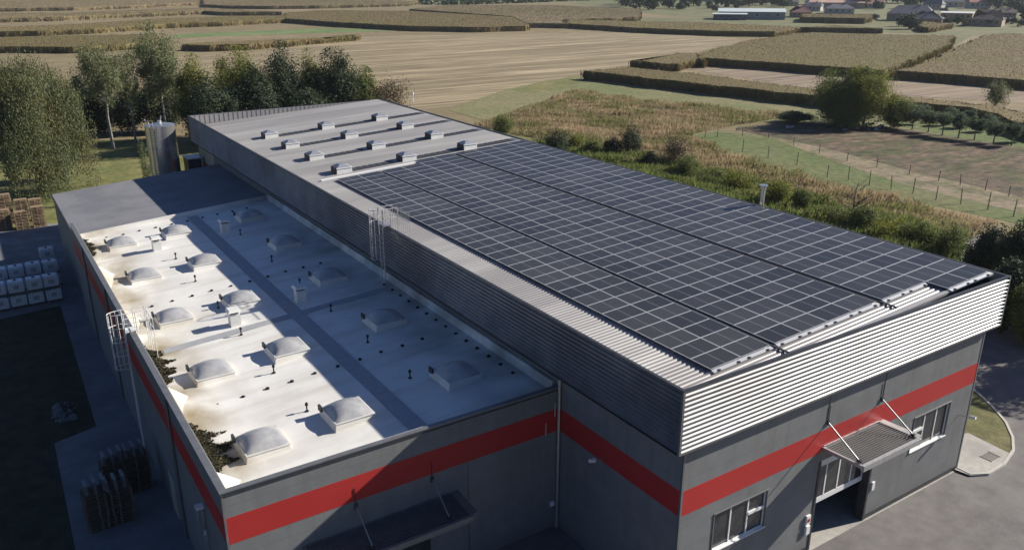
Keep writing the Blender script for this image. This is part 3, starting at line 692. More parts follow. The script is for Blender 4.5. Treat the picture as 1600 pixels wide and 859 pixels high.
# walkway strips
def strip(x0, x1, y0, y1, m, nm='walkway'):
    mb = MB(); mb.hexa([(x0,y0,lz(x0)+.014),(x1,y0,lz(x1)+.014),(x1,y1,lz(x1)+.014),(x0,y1,lz(x0)+.014)], [(x0,y0,lz(x0)+.024),(x1,y0,lz(x1)+.024),(x1,y1,lz(x1)+.024),(x0,y1,lz(x0)+.024)])
    mb.build(nm, m, low)
strip(13.5, 14.3, LY0+.4, 67.9, 'walkway'); strip(6.6, 13.5, 43.3, 43.95, 'walkway'); strip(14.3, 19.6, 43.3, 43.95, 'walkway')
# grey felt roof section
mb = MB(); mb.hexa([(5.5, LY1+.3, 5.95), (LX1+.07, LY1+.3, 6.9), (LX1+.07, LY2+.05, 6.9), (5.5, LY2+.05, 5.95)],
                   [(5.5, LY1+.3, lz(5.5)+.03), (LX1+.07, LY1+.3, lz(LX1)+.03), (LX1+.07, LY2+.05, lz(LX1)+.03), (5.5, LY2+.05, lz(5.5)+.03)])
tag(mb.build('roof', 'bitumen_grey', low), 'plain grey felt roof at the far end')
mb = MB(); mb.hexa([(5.42, LY1+.3, 5.9), (5.5, LY1+.3, 5.9), (5.5, LY2+.1, 5.9), (5.42, LY2+.1, 5.9)], [(5.42, LY1+.3, 6.15), (5.5, LY1+.3, 6.15), (5.5, LY2+.1, 6.15), (5.42, LY2+.1, 6.15)]); mb.build('coping', 'trim_dark', low)
# domed skylights
def low_sky():
    root = bpy.data.objects.new('skylight', None); col.objects.link(root); root.parent = low
    a, b = .88, .88
    mb = MB(); mb.hexa([(-a-.12,-b-.12,-.2),(a+.12,-b-.12,-.2),(a+.12,b+.12,-.2),(-a-.12,b+.12,-.2)], [(-a,-b,.27),(a,-b,.27),(a,b,.27),(-a,b,.27)]); mb.build('curb', 'membrane', root, world=False)
    mb = MB(); mb.box(-a-.04, a+.04, -b-.04, b+.04, .27, .32); mb.build('rim', 'curb_white', root, world=False)
    # cushion dome
    n = 12; vs_ = []; 
    for j in range(n+1):
        for i in range(n+1):
            u = -1+2*i/n; v = -1+2*j/n
            vs_.append((u*a, v*b, .32+.40*((1-abs(u)**1.9)**.62)*((1-abs(v)**1.9)**.62)))
    mb = MB(); mb.add(vs_, [(j*(n+1)+i, j*(n+1)+i+1, (j+1)*(n+1)+i+1, (j+1)*(n+1)+i) for j in range(n) for i in range(n)])
    mb.build('dome', 'opal', root, world=False, smooth=True)
    mb = MB(); mb.box(-a-.14, -a-.04, b-.28, b+.06, .20, .46); mb.build('opener_box', 'curb_dark', root, world=False)
    return root
ls = low_sky(); first = True
for y in (31.35, 39.3, 47.5, 55.8, 64.0):
    for x in (8.0, 11.85, 17.4):
        place_child(ls, low, (x, y, lz(x)), 0, first); first = False
# roof vents, mushroom vents, fixings
def chimney():
    mb = MB(); mb.box(-.28, .28, -.28, .28, -.2, .72); r = bpy.data.objects.new('vent', bpy.data.meshes.new('vent')); 
    o = mb.build('roof_vent', 'curb_white', None)
    mb = MB(); mb.box(-.22, .22, -.22, .22, .72, .84); mb.build('louvre', 'curb_dark', o, world=False)
    mb = MB(); mb.hexa([(-.38,-.38,.84),(.38,-.38,.84),(.38,.38,.84),(-.38,.38,.84)], [(-.3,-.3,.98),(.3,-.3,.98),(.3,.3,.98),(-.3,.3,.98)]); mb.build('cap', 'curb_white', o, world=False)
    o.parent = low; return o
ch = chimney(); first = True
for x, y in ((9.9, 61.3), (14.9, 61.9), (10.65, 44.6), (14.75, 45.35)):
    place_child(ch, low, (x, y, lz(x)), 0, first); first = False
mb = MB(); mb.tube((0,0,-.02), (0,0,.36), .035, 8); mb.tube((0,0,.32), (0,0,.44), .08, 8, .06); mb.tube((0,0,0), (0,0,.04), .09, 8)
pv = mb.build('vent_pipe', 'black', None); pv.parent = low; first = True
for x, ys_ in ((10.53, (58.35, 52.97, 47.6, 43.0, 37.5, 32.9)), (15.6, (60.4, 53.2, 47.8, 42.7, 37.6, 32.7))):
    for y in ys_: place_child(pv, low, (x, y, lz(x)), 0, first); first = False
mb = MB(); mb.lathe((0,0,0), [(.10, -.01), (.10, .06), (.05, .09), (.01, .10)], 8)
pf = mb.build('roof_fixing', 'black', None); pf.parent = low; first = True
for yc in (36.1, 50.6, 66.9):
    for k in range(10):
        x = 7.4+k*1.18
        if abs(x-13.9) < .3: x += .1
        if x < 19.5: place_child(pf, low, (x, yc+random.uniform(-.06, .06), lz(x)), 0, first); first = False
y = 30.0
while y < 45: place_child(pf, low, (19.7, y, lz(19.7))); y += 1.1
# small canopy on the shaded front, lamp, boxes, pipes
canopy(8.1, 14.7, LY0, 1.7, 3.82, 3.70, 4.85, low, (10.35, 13.8), 'black')
mb = MB(); mb.box(10.6, 13.6, LY0-.04, LY0, G, 3.2); mb.build('door', 'trim_dark', low)
mb = MB(); mb.box(20.0, 20.2, LY0-.1, LY0, 1.1, 1.32); mb.build('control_box', 'white_paint', low)
mb = MB(); mb.tube((20.15, LY0-.07, 5.9), (20.15, LY0-.07, 6.6), .03); mb.tube((19.65, LY0-.07, 5.1), (19.65, LY0-.07, 5.7), .03); mb.build('conduit', 'galv', low)
mb = MB(); mb.tube((15.55, LY0-.03, G), (15.55, LY0-.03, 5.05), .02); mb.build('conduit', 'trim_grey', low)
lx, ly = LX0, 30.6
mb = MB(); mb.path([(lx, 30.4, 5.0), (lx-.12, 30.38, 5.08), (lx-.2, 30.35, 5.05)], .03); mb.build('lamp_arm', 'galv', low)
mb = MB(); mb.box(lx-.42, lx-.12, 30.2, 30.5, 4.98, 5.1); mb.build('lamp_head', 'white_paint', low)
mb = MB(); mb.path([(lx-.06, 31.2, .2), (lx-.1, 31.1, 3.4), (lx-.24, 31.1, 3.8), (lx-.26, 31.0, 4.55), (lx-.16, 30.9, 4.75), (lx-.08, 30.8, 4.6), (lx-.08, 30.9, 3.8), (lx-.06, 31.05, 3.2)], .035)
mb.path([(lx-.08, 30.8, .2), (lx-.08, 30.7, 3.5), (lx-.12, 30.5, 3.75), (lx-.2, 30.4, 3.6)], .035); mb.build('conduit', 'galv', low)
for yy in (36.0, 52.5, 62.0): MB().tube((lx-.07, yy, G), (lx-.07, yy, 7.2), .06).build('downpipe', 'trim_grey', low)
mb = MB(); mb.box(lx-.05, lx, 37.6, 38.8, G, 2.1); mb.build('door', 'pale_panel', low)
cage_ladder(low, 5.02, 44.6, .1, 8.45, 5.4, LP, lz(6.3), 1.15, 3, 'curb_white')
# moss and silt heaped at the outlets
def scatter_quads(n, fn, size, seed=1, up=.5):
    r = np.random.default_rng(seed); P = fn(r, n)
    d = r.normal(size=(n, 3)); d[:, 2] = np.abs(d[:, 2])+up; d /= np.linalg.norm(d, axis=1)[:, None]
    u = np.cross(d, r.normal(size=(n, 3))); u /= np.linalg.norm(u, axis=1)[:, None]; v = np.cross(d, u)
    s = (size*r.uniform(.5, 1.4, n))[:, None]
    V = np.stack([P-u*s-v*s*.6, P+u*s-v*s*.6, P+u*s*.8+v*s*.6, P-u*s*.8+v*s*.6], 1).reshape(-1, 3)
    return V
def quads_mesh(name, V):
    n = len(V)//4; me = bpy.data.meshes.new(name); me.vertices.add(len(V)); me.vertices.foreach_set('co', V.astype(np.float32).ravel())
    me.loops.add(4*n); me.loops.foreach_set('vertex_index', np.arange(4*n, dtype=np.int32)); me.polygons.add(n)
    me.polygons.foreach_set('loop_start', np.arange(0, 4*n, 4, dtype=np.int32)); me.polygons.foreach_set('loop_total', np.full(n, 4, dtype=np.int32))
    me.update(calc_edges=True); me.validate(); return me
def mossfn(a, b, wmax):
    wmax = wmax*1.25
    def f(r, n):
        y = r.uniform(a, b, n); t = (y-a)/(b-a); wv = wmax*np.sin(np.pi*np.clip(t, .03, .97))**.6*(.75+.35*np.sin(y*5.1)+.2*np.sin(y*13))
        x = LX0+.3+np.abs(r.normal(size=n))*.45*wv; x = np.minimum(x, LX0+.35+wv)
        z = 6.55+.067*(x-12.3)+.03+r.uniform(0, .42, n)*np.clip(1-(x-LX0)/1.6, .1, 1)
        return np.stack([x, y, z], 1)
    return f
for i, (a, b, wm, lab) in enumerate(((30.0, 34.8, 1.05, 'thick dark moss heap in the near left corner of the white roof'),
                                ((39.2), 44.6, .8, 'dark moss strip beside the roof ladder on the white roof'),
                                (62.6, 67.2, .7, 'dark moss patch at the far left of the white roof'))):
    me = quads_mesh('moss', scatter_quads(16000, mossfn(a, b, wm), .045, 20+i)); o = link('moss', me, 'moss'); tag(o, lab, 'moss', kind='stuff')
# ================================================================== YARD OBJECTS
# pallet prototype
def pallet_mesh():
    mb = MB()
    for k in range(7): mb.box(-.6, .6, -.4+k*.1225, -.4+k*.1225+.075, .122, .144)
    for x in (-.5725, 0, .5725):
        mb.box(x-.03, x+.03, -.4, .4, .1, .122)
        for y in (-.35, 0, .35): mb.box(x-.0275-.02, x+.0275+.02, y-.05, y+.05, .022, .1)
    for y in (-.35, 0, .35): mb.box(-.6, .6, y-.05, y+.05, 0, .022)
    me = bpy.data.meshes.new('pallet'); me.from_pydata(mb.v, [], mb.f); return me
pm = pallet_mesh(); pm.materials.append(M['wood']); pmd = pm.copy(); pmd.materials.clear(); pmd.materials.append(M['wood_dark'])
def pallet_stack(x, y, n, me, where, grp, rz=0, z0=G+.06, tilt=.0):
    for k in range(n):
        o = bpy.data.objects.new('pallet', me); col.objects.link(o)
        o.location = (x+random.uniform(-.03, .03), y+random.uniform(-.03, .03), z0+k*.145); o.rotation_euler = (0, 0, rz+random.uniform(-.03, .03))
        pos = 'bottom' if k == 0 else ('topmost' if k == n-1 else ordn(k+1)+' from the bottom')
        tag(o, f'wooden pallet, {pos} in {where}', 'pallet', grp)
px_st = [((10, 360), 15, 'the leftmost front stack'), ((37, 358), 13, 'the second front stack'), ((63, 354), 15, 'the rightmost front stack'),
         ((-12, 352), 20, 'the leftmost back stack'), ((14, 350), 22, 'the tall second back stack'), ((38, 347), 17, 'the third back stack'), ((60, 344), 16, 'the rightmost back stack')]
for (p, n, wh) in px_st:
    x, y = gz(*p); pallet_stack(x, y, n, pm, wh+' on the lawn', 'pallets stacked on the lawn')
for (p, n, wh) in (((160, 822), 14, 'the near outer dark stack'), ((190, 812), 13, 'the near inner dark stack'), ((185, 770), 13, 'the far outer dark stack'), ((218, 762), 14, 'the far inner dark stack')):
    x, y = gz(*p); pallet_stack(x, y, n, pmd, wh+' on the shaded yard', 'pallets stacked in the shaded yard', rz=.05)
    for k in range(3):
        mb = MB(); mb.box(-.07, .07, -.36, .36, 0, .5+.06*k); mb.box(-.05, .05, -.42, -.36, .1, .4)
        o = mb.build('crate_side', 'trim_grey', loc=(x-.4+k*.38, y, G+.06+n*.145+.002)); o.rotation_euler = (0, 0, .05)
        tag(o, f'pale upright box end, {("left","middle","right")[k]} one on top of {wh}', 'box end', 'pale box ends on the dark pallet stacks')
# bulk containers
def ibc():
    root = thing('tote_tank', '', 'tote tank', (0,0,0))
    mb = MB(); x0, x1, y0, y1, z0, z1 = -.54, .54, -.44, .44, .17, 1.08; c = .07
    mb.hexa([(x0+c,y0+c,z0),(x1-c,y0+c,z0),(x1-c,y1-c,z0),(x0+c,y1-c,z0)], [(x0,y0,z0+c),(x1,y0,z0+c),(x1,y1,z0+c),(x0,y1,z0+c)])
    mb.box(x0, x1, y0, y1, z0+c, z1-c)
    mb.hexa([(x0,y0,z1-c),(x1,y0,z1-c),(x1,y1,z1-c),(x0,y1,z1-c)], [(x0+c,y0+c,z1),(x1-c,y0+c,z1),(x1-c,y1-c,z1),(x0+c,y1-c,z1)])
    mb.build('bottle', 'plastic_white', root, world=False)
    mb = MB(); X, Y = .59, .49
    for z in (.2, .42, .64, .86, 1.06):
        mb.box(-X, X, -Y-.012, -Y+.012, z, z+.025); mb.box(-X, X, Y-.012, Y+.012, z, z+.025); mb.box(-X-.012, -X+.012, -Y, Y, z, z+.025); mb.box(X-.012, X+.012, -Y, Y, z, z+.025)
    for k in range(7):
        a = -X+2*X*k/6; b = -Y+2*Y*k/6
        for s in (-Y, Y): mb.box(a-.01, a+.01, s-.01, s+.01, .15, 1.09)
        for s in (-X, X): mb.box(s-.01, s+.01, b-.01, b+.01, .15, 1.09)
    mb.build('cage', 'galv', root, world=False)
    mb = MB(); mb.box(-.6, .6, -.5, .5, .1, .14)
    for a in (-.5, 0, .5):
        for b in (-.4, 0, .4): mb.box(a-.08, a+.08, b-.08, b+.08, 0, .1)
    mb.build('base_pallet', 'wood_dark', root, world=False)
    mb = MB(); mb.tube((0,0,1.08), (0,0,1.13), .12, 10); mb.build('lid', 'black', root, world=False)
    mb = MB(); mb.box(-.2, .2, -.505, -.5, .5, .8); mb.build('plate', 'galv', root, world=False)
    return root
ib = ibc(); first = True
tot = []
def ibc_at(px, py, levels, where):
    global first
    x, y = gz(px, py)
    for k in range(levels):
        lab = f'white caged tote tank, {"lower" if k == 0 else "upper"} one of {where}' if levels > 1 else f'white caged tote tank, {where}'
        loc = (x+random.uniform(-.03,.03), y+random.uniform(-.03,.03), G+.06+k*1.15)
        if first: ib.location = loc; ib['label'] = lab; ib['group'] = 'caged tote tanks on the shaded slab'; first = False
        else: dup(ib, loc, random.uniform(-.04, .04), label=lab, group='caged tote tanks on the shaded slab')
xr, yr = gz(86, 470)
row = [('rightmost', 0), ('second', 1), ('third', 2), ('fourth', 3), ('leftmost', 4)]
def ibc_row(x, y, n, levels, name, skip=()):
    global first
    for k in range(n):
        if k in skip: continue
        for lv in range(levels[k] if isinstance(levels, (list, tuple)) else levels):
            which = ordn(k+1)+' from the building'
            lab = f'white caged tote tank, {"upper" if lv else "lower"} level, {which} in the {name} row'
            loc = (x-k*1.24+random.uniform(-.04,.04), y+k*.0+random.uniform(-.05,.05), G+.06+lv*1.15)
            if first: ib.location = loc; ib['label'] = lab; ib['group'] = 'caged tote tanks on the shaded slab'; first = False
            else: dup(ib, loc, random.uniform(-.04, .04), label=lab, group='caged tote tanks on the shaded slab')
ibc_row(xr, yr, 5, 2, 'front')
ibc_row(xr+.3, yr+4.0, 6, [2, 2, 2, 2, 2, 2], 'middle')
ibc_row(xr+.5, yr+8.0, 6, [2, 1, 0, 0, 2, 2], 'back')
# steel silo tank, box and crate behind the low hall
tk = thing('silo_tank', 'tall shiny steel silo tank standing beyond the grey roof', 'silo tank', (16.75, 91.3, G))
mb = MB(); mb.lathe((16.75, 91.3, G), [(1.46, 0), (1.46, 3.0), (1.485, 3.02), (1.485, 3.1), (1.46, 3.12), (1.46, 5.6), (1.485, 5.62), (1.485, 5.7), (1.46, 5.72), (1.46, 8.2), (1.485, 8.22), (1.485, 8.3), (1.46, 8.32), (1.46, 10.5), (1.30, 10.56), (.5, 10.72), (.05, 10.75)], 48)
mb.build('shell', 'steel', tk)
mb = MB(); mb.lathe((16.75, 91.3, G), [(.22, 10.7), (.22, 10.95), (.1, 11.0)], 12); mb.tube((16.85, 91.2, 10.8), (16.95, 91.1, 11.25), .06); mb.build('manhole', 'galv', tk)
mb = MB()
for s in (-.22, .22): mb.tube((15.7+s*.7, 90.2-s*.7, .3), (15.7+s*.7, 90.2-s*.7, 10.9), .03)
mb.path([(15.5, 90.5, 10.9), (15.3, 91.2, 10.9), (15.6, 92.2, 10.9)], .03)
z = .5
while z < 10.6: mb.tube((15.54, 90.36, z), (15.86, 90.04, z), .018); z += .3
mb.build('ladder', 'galv', tk)
mb = MB(); mb.box(0, 1.5, 0, 2.2, 0, 6.9); bx = mb.build('plant_box', 'trim_dark', loc=(18.75, 89.8, G)); tag(bx, 'dark tall plant enclosure with pale top between silo and warehouse', 'enclosure')
mb = MB(); mb.box(-.06, 1.56, -.06, 2.26, 6.9, 7.0); mb.box(1.3, 1.53, -.05, 0, 0, 6.9); mb.build('cover', 'galv', bx, world=False)
cx, cy = 13.4, 90.2
mb = MB()
for k in range(8): mb.box(0, 2.6, k*.3, k*.3+.26, 4.9, 4.96)
mb.box(.02, 2.58, .05, 2.3, 0, 4.88); cr_ = mb.build('lean_to', 'wood_dark', loc=(cx, cy, G)); tag(cr_, 'small dark timber lean-to with plank roof left of the silo', 'lean-to')
# rubble by the yard corner
rb = MB()
for k in range(26):
    x, y = gz(100+random.uniform(-18, 18), 645+random.uniform(-14, 14)); s = random.uniform(.08, .25)
    rb.hexa([(x-s,y-s,G),(x+s,y-s*.8,G),(x+s*.9,y+s,G),(x-s,y+s*.7,G)], [(x-s*.5,y-s*.6,G+s),(x+s*.6,y-s*.5,G+s*1.1),(x+s*.5,y+s*.6,G+s*.8),(x-s*.5,y+s*.5,G+s)])
tag(rb.build('rubble', 'yard_concrete'), 'low heap of grey rubble on the dark grass beside the path', 'rubble', kind='stuff')
# ================================================================== VEGETATION
def crown_pts(r, n, rx, ry, rz2, clumps, spread=.22, shell=.55, flat=0, weep=0):
    c = r.normal(size=(clumps, 3)); c /= np.linalg.norm(c, axis=1)[:, None]
    c *= (shell+(1-shell)*r.random(clumps))[:, None]**1.0*r.uniform(.6, 1.1, clumps)[:, None]
    idx = r.integers(0, clumps, n); sc = r.uniform(.45, 1.3, clumps)[idx][:, None]
    p = c[idx]+r.normal(size=(n, 3))*spread*sc
    p = p/np.maximum(1, np.linalg.norm(p, axis=1)/1.22)[:, None]
    if weep: p[:, 2] -= np.abs(r.normal(size=n))*weep*np.linalg.norm(p[:, :2], axis=1)
    return p*np.array([rx, ry, rz2])
def crown_mesh(name, n, rx, ry, rz2, leaf, seed, clumps=40, spread=.2, shell=.45, weep=0, zc=0, zmin=None, elong=1.0, dome=False):
    r = np.random.default_rng(seed); P = crown_pts(r, n, rx, ry, rz2, clumps, spread, shell, 0, weep)
    P[:, 2] += zc
    if zmin is not None: P[:, 2] = np.maximum(P[:, 2], zmin+r.random(n)*.6)
    d = P-np.array([0, 0, zc]); d /= np.linalg.norm(d, axis=1)[:, None]+1e-6
    d = d*.7+r.normal(size=(n, 3))*.6; d /= np.linalg.norm(d, axis=1)[:, None]
    if elong > 1:
        v = np.tile(np.array([0., 0, -1.]), (n, 1))+r.normal(size=(n, 3))*.18; v /= np.linalg.norm(v, axis=1)[:, None]; u = np.cross(d, v)
        u /= np.linalg.norm(u, axis=1)[:, None]+1e-6
    else:
        u = np.cross(d, r.normal(size=(n, 3))); u /= np.linalg.norm(u, axis=1)[:, None]; v = np.cross(d, u)
    s = (leaf*r.uniform(.55, 1.3, n))[:, None]
    V = np.stack([P-u*s*.5-v*s*.5*elong, P+u*s*.55-v*s*.1*elong, P+u*s*.1+v*s*.62*elong, P-u*s*.55+v*s*.15*elong], 1).reshape(-1, 3)
    return quads_mesh(name, V)
def trunk_mb(h, r0, limbs, spreadr, seed, zlo=.3, tips=None):
    rr = random.Random(seed); mb = MB(); pts = [Vector((0, 0, -.2))]; n = 6
    for k in range(1, n+1): pts.append(Vector((rr.uniform(-.02, .02)*h*k/n*1.5, rr.uniform(-.02, .02)*h*k/n*1.5, h*k/n)))
    for k in range(n): mb.tube(pts[k], pts[k+1], r0*(1-k/n*.85), 7, r0*(1-(k+1)/n*.85))
    for k in range(limbs):
        t = rr.uniform(zlo, .92); i = int(t*n); b = pts[i].lerp(pts[i+1], t*n-i); a = rr.uniform(0, 6.28)
        l = spreadr*rr.uniform(.5, 1.0)*(1.15-t*.6); e = b+Vector((math.cos(a)*l, math.sin(a)*l, l*rr.uniform(.35, .9)))
        m_ = b.lerp(e, .5)+Vector((0, 0, -l*.06)); rb_ = r0*(1-t*.8)*.5
        mb.tube(b, m_, rb_, 5, rb_*.65); mb.tube(m_, e, rb_*.65, 5, rb_*.25)
        for q in range(2):
            a2 = a+rr.uniform(-.9, .9); e2 = m_+Vector((math.cos(a2)*l*.5, math.sin(a2)*l*.5, l*.35)); mb.tube(m_, e2, rb_*.4, 4, rb_*.12)
    return mb
def tree(name, label, x, y, H, R, leafm, n, leaf, seed, barkm='bark', crown_lo=.12, clumps=40, spread=.2, shell=.45, weep=0, elong=1.0, limbs=10, group=None, cat='tree', trunk=True, r0=None, ry=None, z=G):
    n = int(n*(2.0 if 'birch' in name else 3.2)); leaf *= .50
    t = thing(name, label, cat, (x, y, z), random.uniform(0, 6.28) if ry is None else 0, group)
    if trunk: trunk_mb(H*.86, r0 or H*.018+.05, limbs, R*.8, seed, .42 if 'birch' in name else .3).build('trunk', barkm, t, world=False)
    zc = H*(1+crown_lo)/2; hz = H*(1-crown_lo)/2
    me = crown_mesh('crown', n, R, R if ry is None else ry, hz/1.08, leaf, seed, clumps, spread, shell, weep, zc, .15, elong)
    link('crown', me, leafm, t, world=False); return t
def ptree(name, label, pxc, pytop, hw, Y, leafm, n, leaf, seed, **k):
    x, y, zt = aty(pxc, pytop, Y); dist = (Vector((x, y, zt-CAMZ))).length; c = -(CR.transposed() @ Vector((x, y, zt-CAMZ))).z
    R = hw*c/F
    return tree(name, label, x, y, zt-G, R, leafm, n, leaf, seed, **k)
GL = 'trees behind the buildings'
ptree('weeping_willow', 'big drooping green weeping tree at the left edge above the lawn', 18, 62, 80, 114, 'leaf_willow', 42000, .17, 11, clumps=120, spread=.13, shell=.5, weep=.4, elong=2.6, crown_lo=.06, limbs=14)
ptree('weeping_willow', 'smaller drooping green tree behind the right side of the big weeping tree', 78, 140, 24, 120, 'leaf_willow', 12000, .18, 12, clumps=50, spread=.16, weep=.3, elong=1.8, crown_lo=.05)
ptree('birch_tree', 'tall thin pale birch, left one of the airy birches', 148, 52, 40, 138, 'leaf_birch', 6500, .30, 13, barkm='birch_bark', clumps=60, spread=.13, shell=.35, crown_lo=.28, limbs=22, r0=.26, group=GL, elong=1.3)
ptree('birch_tree', 'slender pale birch in the middle of the airy birches', 190, 78, 26, 141, 'leaf_birch', 3000, .30, 14, barkm='birch_bark', clumps=40, spread=.13, shell=.35, crown_lo=.3, limbs=20, r0=.2, group=GL, elong=1.3)
ptree('birch_tree', 'tallest airy birch with full crown, right of the other birches', 236, 40, 42, 143, 'leaf_birch', 9500, .30, 15, barkm='birch_bark', clumps=65, spread=.13, shell=.35, crown_lo=.25, limbs=22, r0=.26, group=GL, elong=1.3)
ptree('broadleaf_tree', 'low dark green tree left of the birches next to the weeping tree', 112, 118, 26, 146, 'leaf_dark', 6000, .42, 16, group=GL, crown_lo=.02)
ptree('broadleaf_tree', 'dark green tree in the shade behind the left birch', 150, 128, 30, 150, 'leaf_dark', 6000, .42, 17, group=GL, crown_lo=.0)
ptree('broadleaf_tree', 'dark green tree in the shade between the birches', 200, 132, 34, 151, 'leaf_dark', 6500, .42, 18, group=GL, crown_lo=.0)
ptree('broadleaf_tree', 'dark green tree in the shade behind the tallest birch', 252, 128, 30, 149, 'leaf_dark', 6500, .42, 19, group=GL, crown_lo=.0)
ptree('broadleaf_tree', 'rounded yellow-green tree between the birches and the clipped wide tree', 292, 87, 29, 138, 'leaf_yellow', 8000, .36, 20, group=GL, crown_lo=.15)
ptree('broadleaf_tree', 'wide yellow-topped tree left of the dark conifers', 366, 79, 44, 137, 'leaf_yellow', 12000, .36, 21, group=GL, crown_lo=.1, clumps=60)
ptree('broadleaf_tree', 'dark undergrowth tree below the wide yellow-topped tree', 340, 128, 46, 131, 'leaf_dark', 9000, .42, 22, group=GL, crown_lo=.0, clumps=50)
ptree('conifer_tree', 'blue-dark bushy conifer, left of the two dark ones', 437, 73, 34, 134, 'leaf_dark', 13000, .36, 23, group=GL, crown_lo=.02, clumps=60)
ptree('broadleaf_tree', 'narrow bright yellow-green tree between the two dark conifers', 482, 81, 22, 133.5, 'leaf_yellow', 6000, .36, 24, group=GL, crown_lo=.1)
ptree('conifer_tree', 'blue-dark bushy conifer, right of the two dark ones', 522, 80, 33, 132, 'leaf_dark', 12000, .36, 25, group=GL, crown_lo=.02, clumps=60)
ptree('broadleaf_tree', 'low dark green tree to the right of the dark conifers', 562, 107, 27, 131, 'leaf_mid', 7000, .36, 26, group=GL, crown_lo=.02)
ptree('broadleaf_tree', 'low dark tree behind the roof below the left conifer', 405, 128, 34, 129, 'leaf_dark', 7000, .4, 27, group=GL, crown_lo=.0)
ptree('broadleaf_tree', 'low dark tree behind the roof below the yellow-green tree', 470, 130, 34, 128, 'leaf_dark', 7000, .4, 28, group=GL, crown_lo=.0)
ptree('bare_bush', 'brown leafless scrub at the right end of the tree row', 604, 116, 38, 129, 'leaf_brown', 3500, .22, 29, group=GL, crown_lo=.05, limbs=26, cat='bush', elong=1.6)
ptree('bare_bush', 'small yellowish shrub standing beside the silo tank', 222, 218, 10, 103, 'leaf_birch', 900, .2, 30, crown_lo=.05, cat='bush')
for k_, (a, b, c, lab) in enumerate(((318,120,40,'dark tree filling the gap right of the rounded yellow-green tree'),(398,100,30,'dark narrow tree between wide yellow-topped tree and left conifer'),
                                 (500,108,34,'dark tree low between the two dark conifers'),(545,125,34,'dark low tree at the foot of the right conifer'))):
    ptree('broadleaf_tree', lab, a, b, c, 130+k_, 'leaf_dark', 8000, .4, 130+k_, group=GL, crown_lo=-.05, clumps=50)
# field trees on the right
def gtree(name, label, bx_, by_, pytop, hw, leafm, n, leaf, seed, **k):
    x, y = gz(bx_, by_); c = -(CR.transposed() @ Vector((x, y, G-CAMZ))).z
    # height from the sight line through the crown top
    d = ray((bx_, pytop)); hd = math.hypot(x, y)/math.hypot(d.x, d.y); H = CAMZ+hd*d.z-G
    return tree(name, label, x, y, max(H, .5), hw*c/F, leafm, n, leaf, seed, **k)
gtree('broadleaf_tree', 'large round yellow-green tree alone by the ploughed plot', 1318, 196, 106, 52, 'leaf_mid', 26000, .34, 31, clumps=90, crown_lo=-.14, spread=.17)
gtree('broadleaf_tree', 'bright crown leaning against the large round tree by the plot', 1348, 199, 103, 40, 'leaf_yellow', 11000, .32, 32, clumps=60, crown_lo=.12)
gtree('bush', 'dark green bush right of the large round tree', 1396, 200, 150, 26, 'leaf_mid', 6000, .3, 33, crown_lo=.02, cat='bush')
gtree('bush', 'low dark hedge bush left of the large round tree', 1240, 192, 174, 28, 'leaf_dark', 5000, .26, 34, crown_lo=.0, cat='bush')
gtree('young_tree', 'small yellowish young tree in the corn strip at far right', 1552, 178, 126, 19, 'leaf_birch', 1600, .3, 35, crown_lo=.2, limbs=14)
orch = [(1425,203,164,17),(1450,207,170,15),(1472,212,172,14),(1497,216,176,15),(1522,219,182,14),(1552,224,184,15),(1580,228,188,14),(1600,222,186,12),(1482,196,166,11),(1512,200,170,11),(1543,206,176,11),(1440,194,160,12)]
od = ['at the left end of the front row','second of the front row','third of the front row','fourth of the front row','fifth of the front row','sixth of the front row','seventh of the front row','at the picture edge','in the back row behind the third','in the back row behind the fourth','in the back row behind the sixth','at the left end of the back row']
for i, (a, b, c, hw) in enumerate(orch):
    gtree('fruit_tree', 'small grey-green fruit tree '+od[i]+' of the orchard' if 'row' not in od[i] else 'small grey-green orchard tree '+od[i], a, b, c, hw, 'leaf_orchard', 1500, .26, 40+i, crown_lo=.3, group='orchard trees beside the plot', limbs=8)
bush = [(786,204,182,14,'leaf_mid','small green bush beyond the far part of the roof edge'),(868,236,196,20,'leaf_dark','dark round bush beyond the roof edge left of the weeds'),
        (985,238,196,17,'leaf_dark','dark round bush second from the left beyond the roof edge'),(955,238,217,14,'leaf_dark','low dark bush just left of the second round bush'),
        (1052,252,216,22,'leaf_brown','brown thorny bush beyond the roof edge'),(1016,255,232,18,'leaf_dark','dark scrub between the round bush and the brown bush'),
        (1075,268,244,16,'leaf_mid','green shrub right of the brown thorny bush'),(1112,280,258,18,'leaf_mid','green shrub left of the roof flue'),
        (1152,290,266,17,'leaf_yellow','light green shrub just left of the roof flue'),(1215,312,282,17,'leaf_yellow','light green shrub just right of the roof flue'),
        (1250,322,296,20,'leaf_mid','green shrub left of the leafless tree'),(1300,338,312,24,'leaf_mid','green shrub under the leafless tree'),
        (1345,352,322,24,'leaf_mid','green shrub right of the leafless tree'),(1392,366,336,26,'leaf_yellow','light green shrub on the slope toward the corner'),
        (1440,378,346,26,'leaf_mid','green shrub before the dark hedge'),(1482,392,344,26,'leaf_mid','mixed shrub touching the dark hedge'),
        (900,226,206,10,'leaf_yellow','yellowish tuft right of the first dark bush'),(925,236,216,12,'leaf_mid','green tuft between the first two dark bushes')]
for i, (a, b, c, hw, lm, lab) in enumerate(bush):
    gtree('bush', lab, a, b+6, c+random.uniform(-4, 9), hw*random.uniform(.8, 1.5), lm, 2600, .22, 60+i, crown_lo=-.15, cat='bush', group='bushes along the warehouse side', trunk=False, clumps=30, spread=.25)
# leafless tree
x, y = gz(1330, 352); t = thing('bare_tree', 'thin dark leafless tree rising from the brown weeds', 'tree', (x, y, G))
d = ray((1345, 283)); hd = math.hypot(x, y)/math.hypot(d.x, d.y); trunk_mb(CAMZ+hd*d.z-G, .14, 26, 2.6, 5, .25).build('trunk', 'bark', t, world=False)
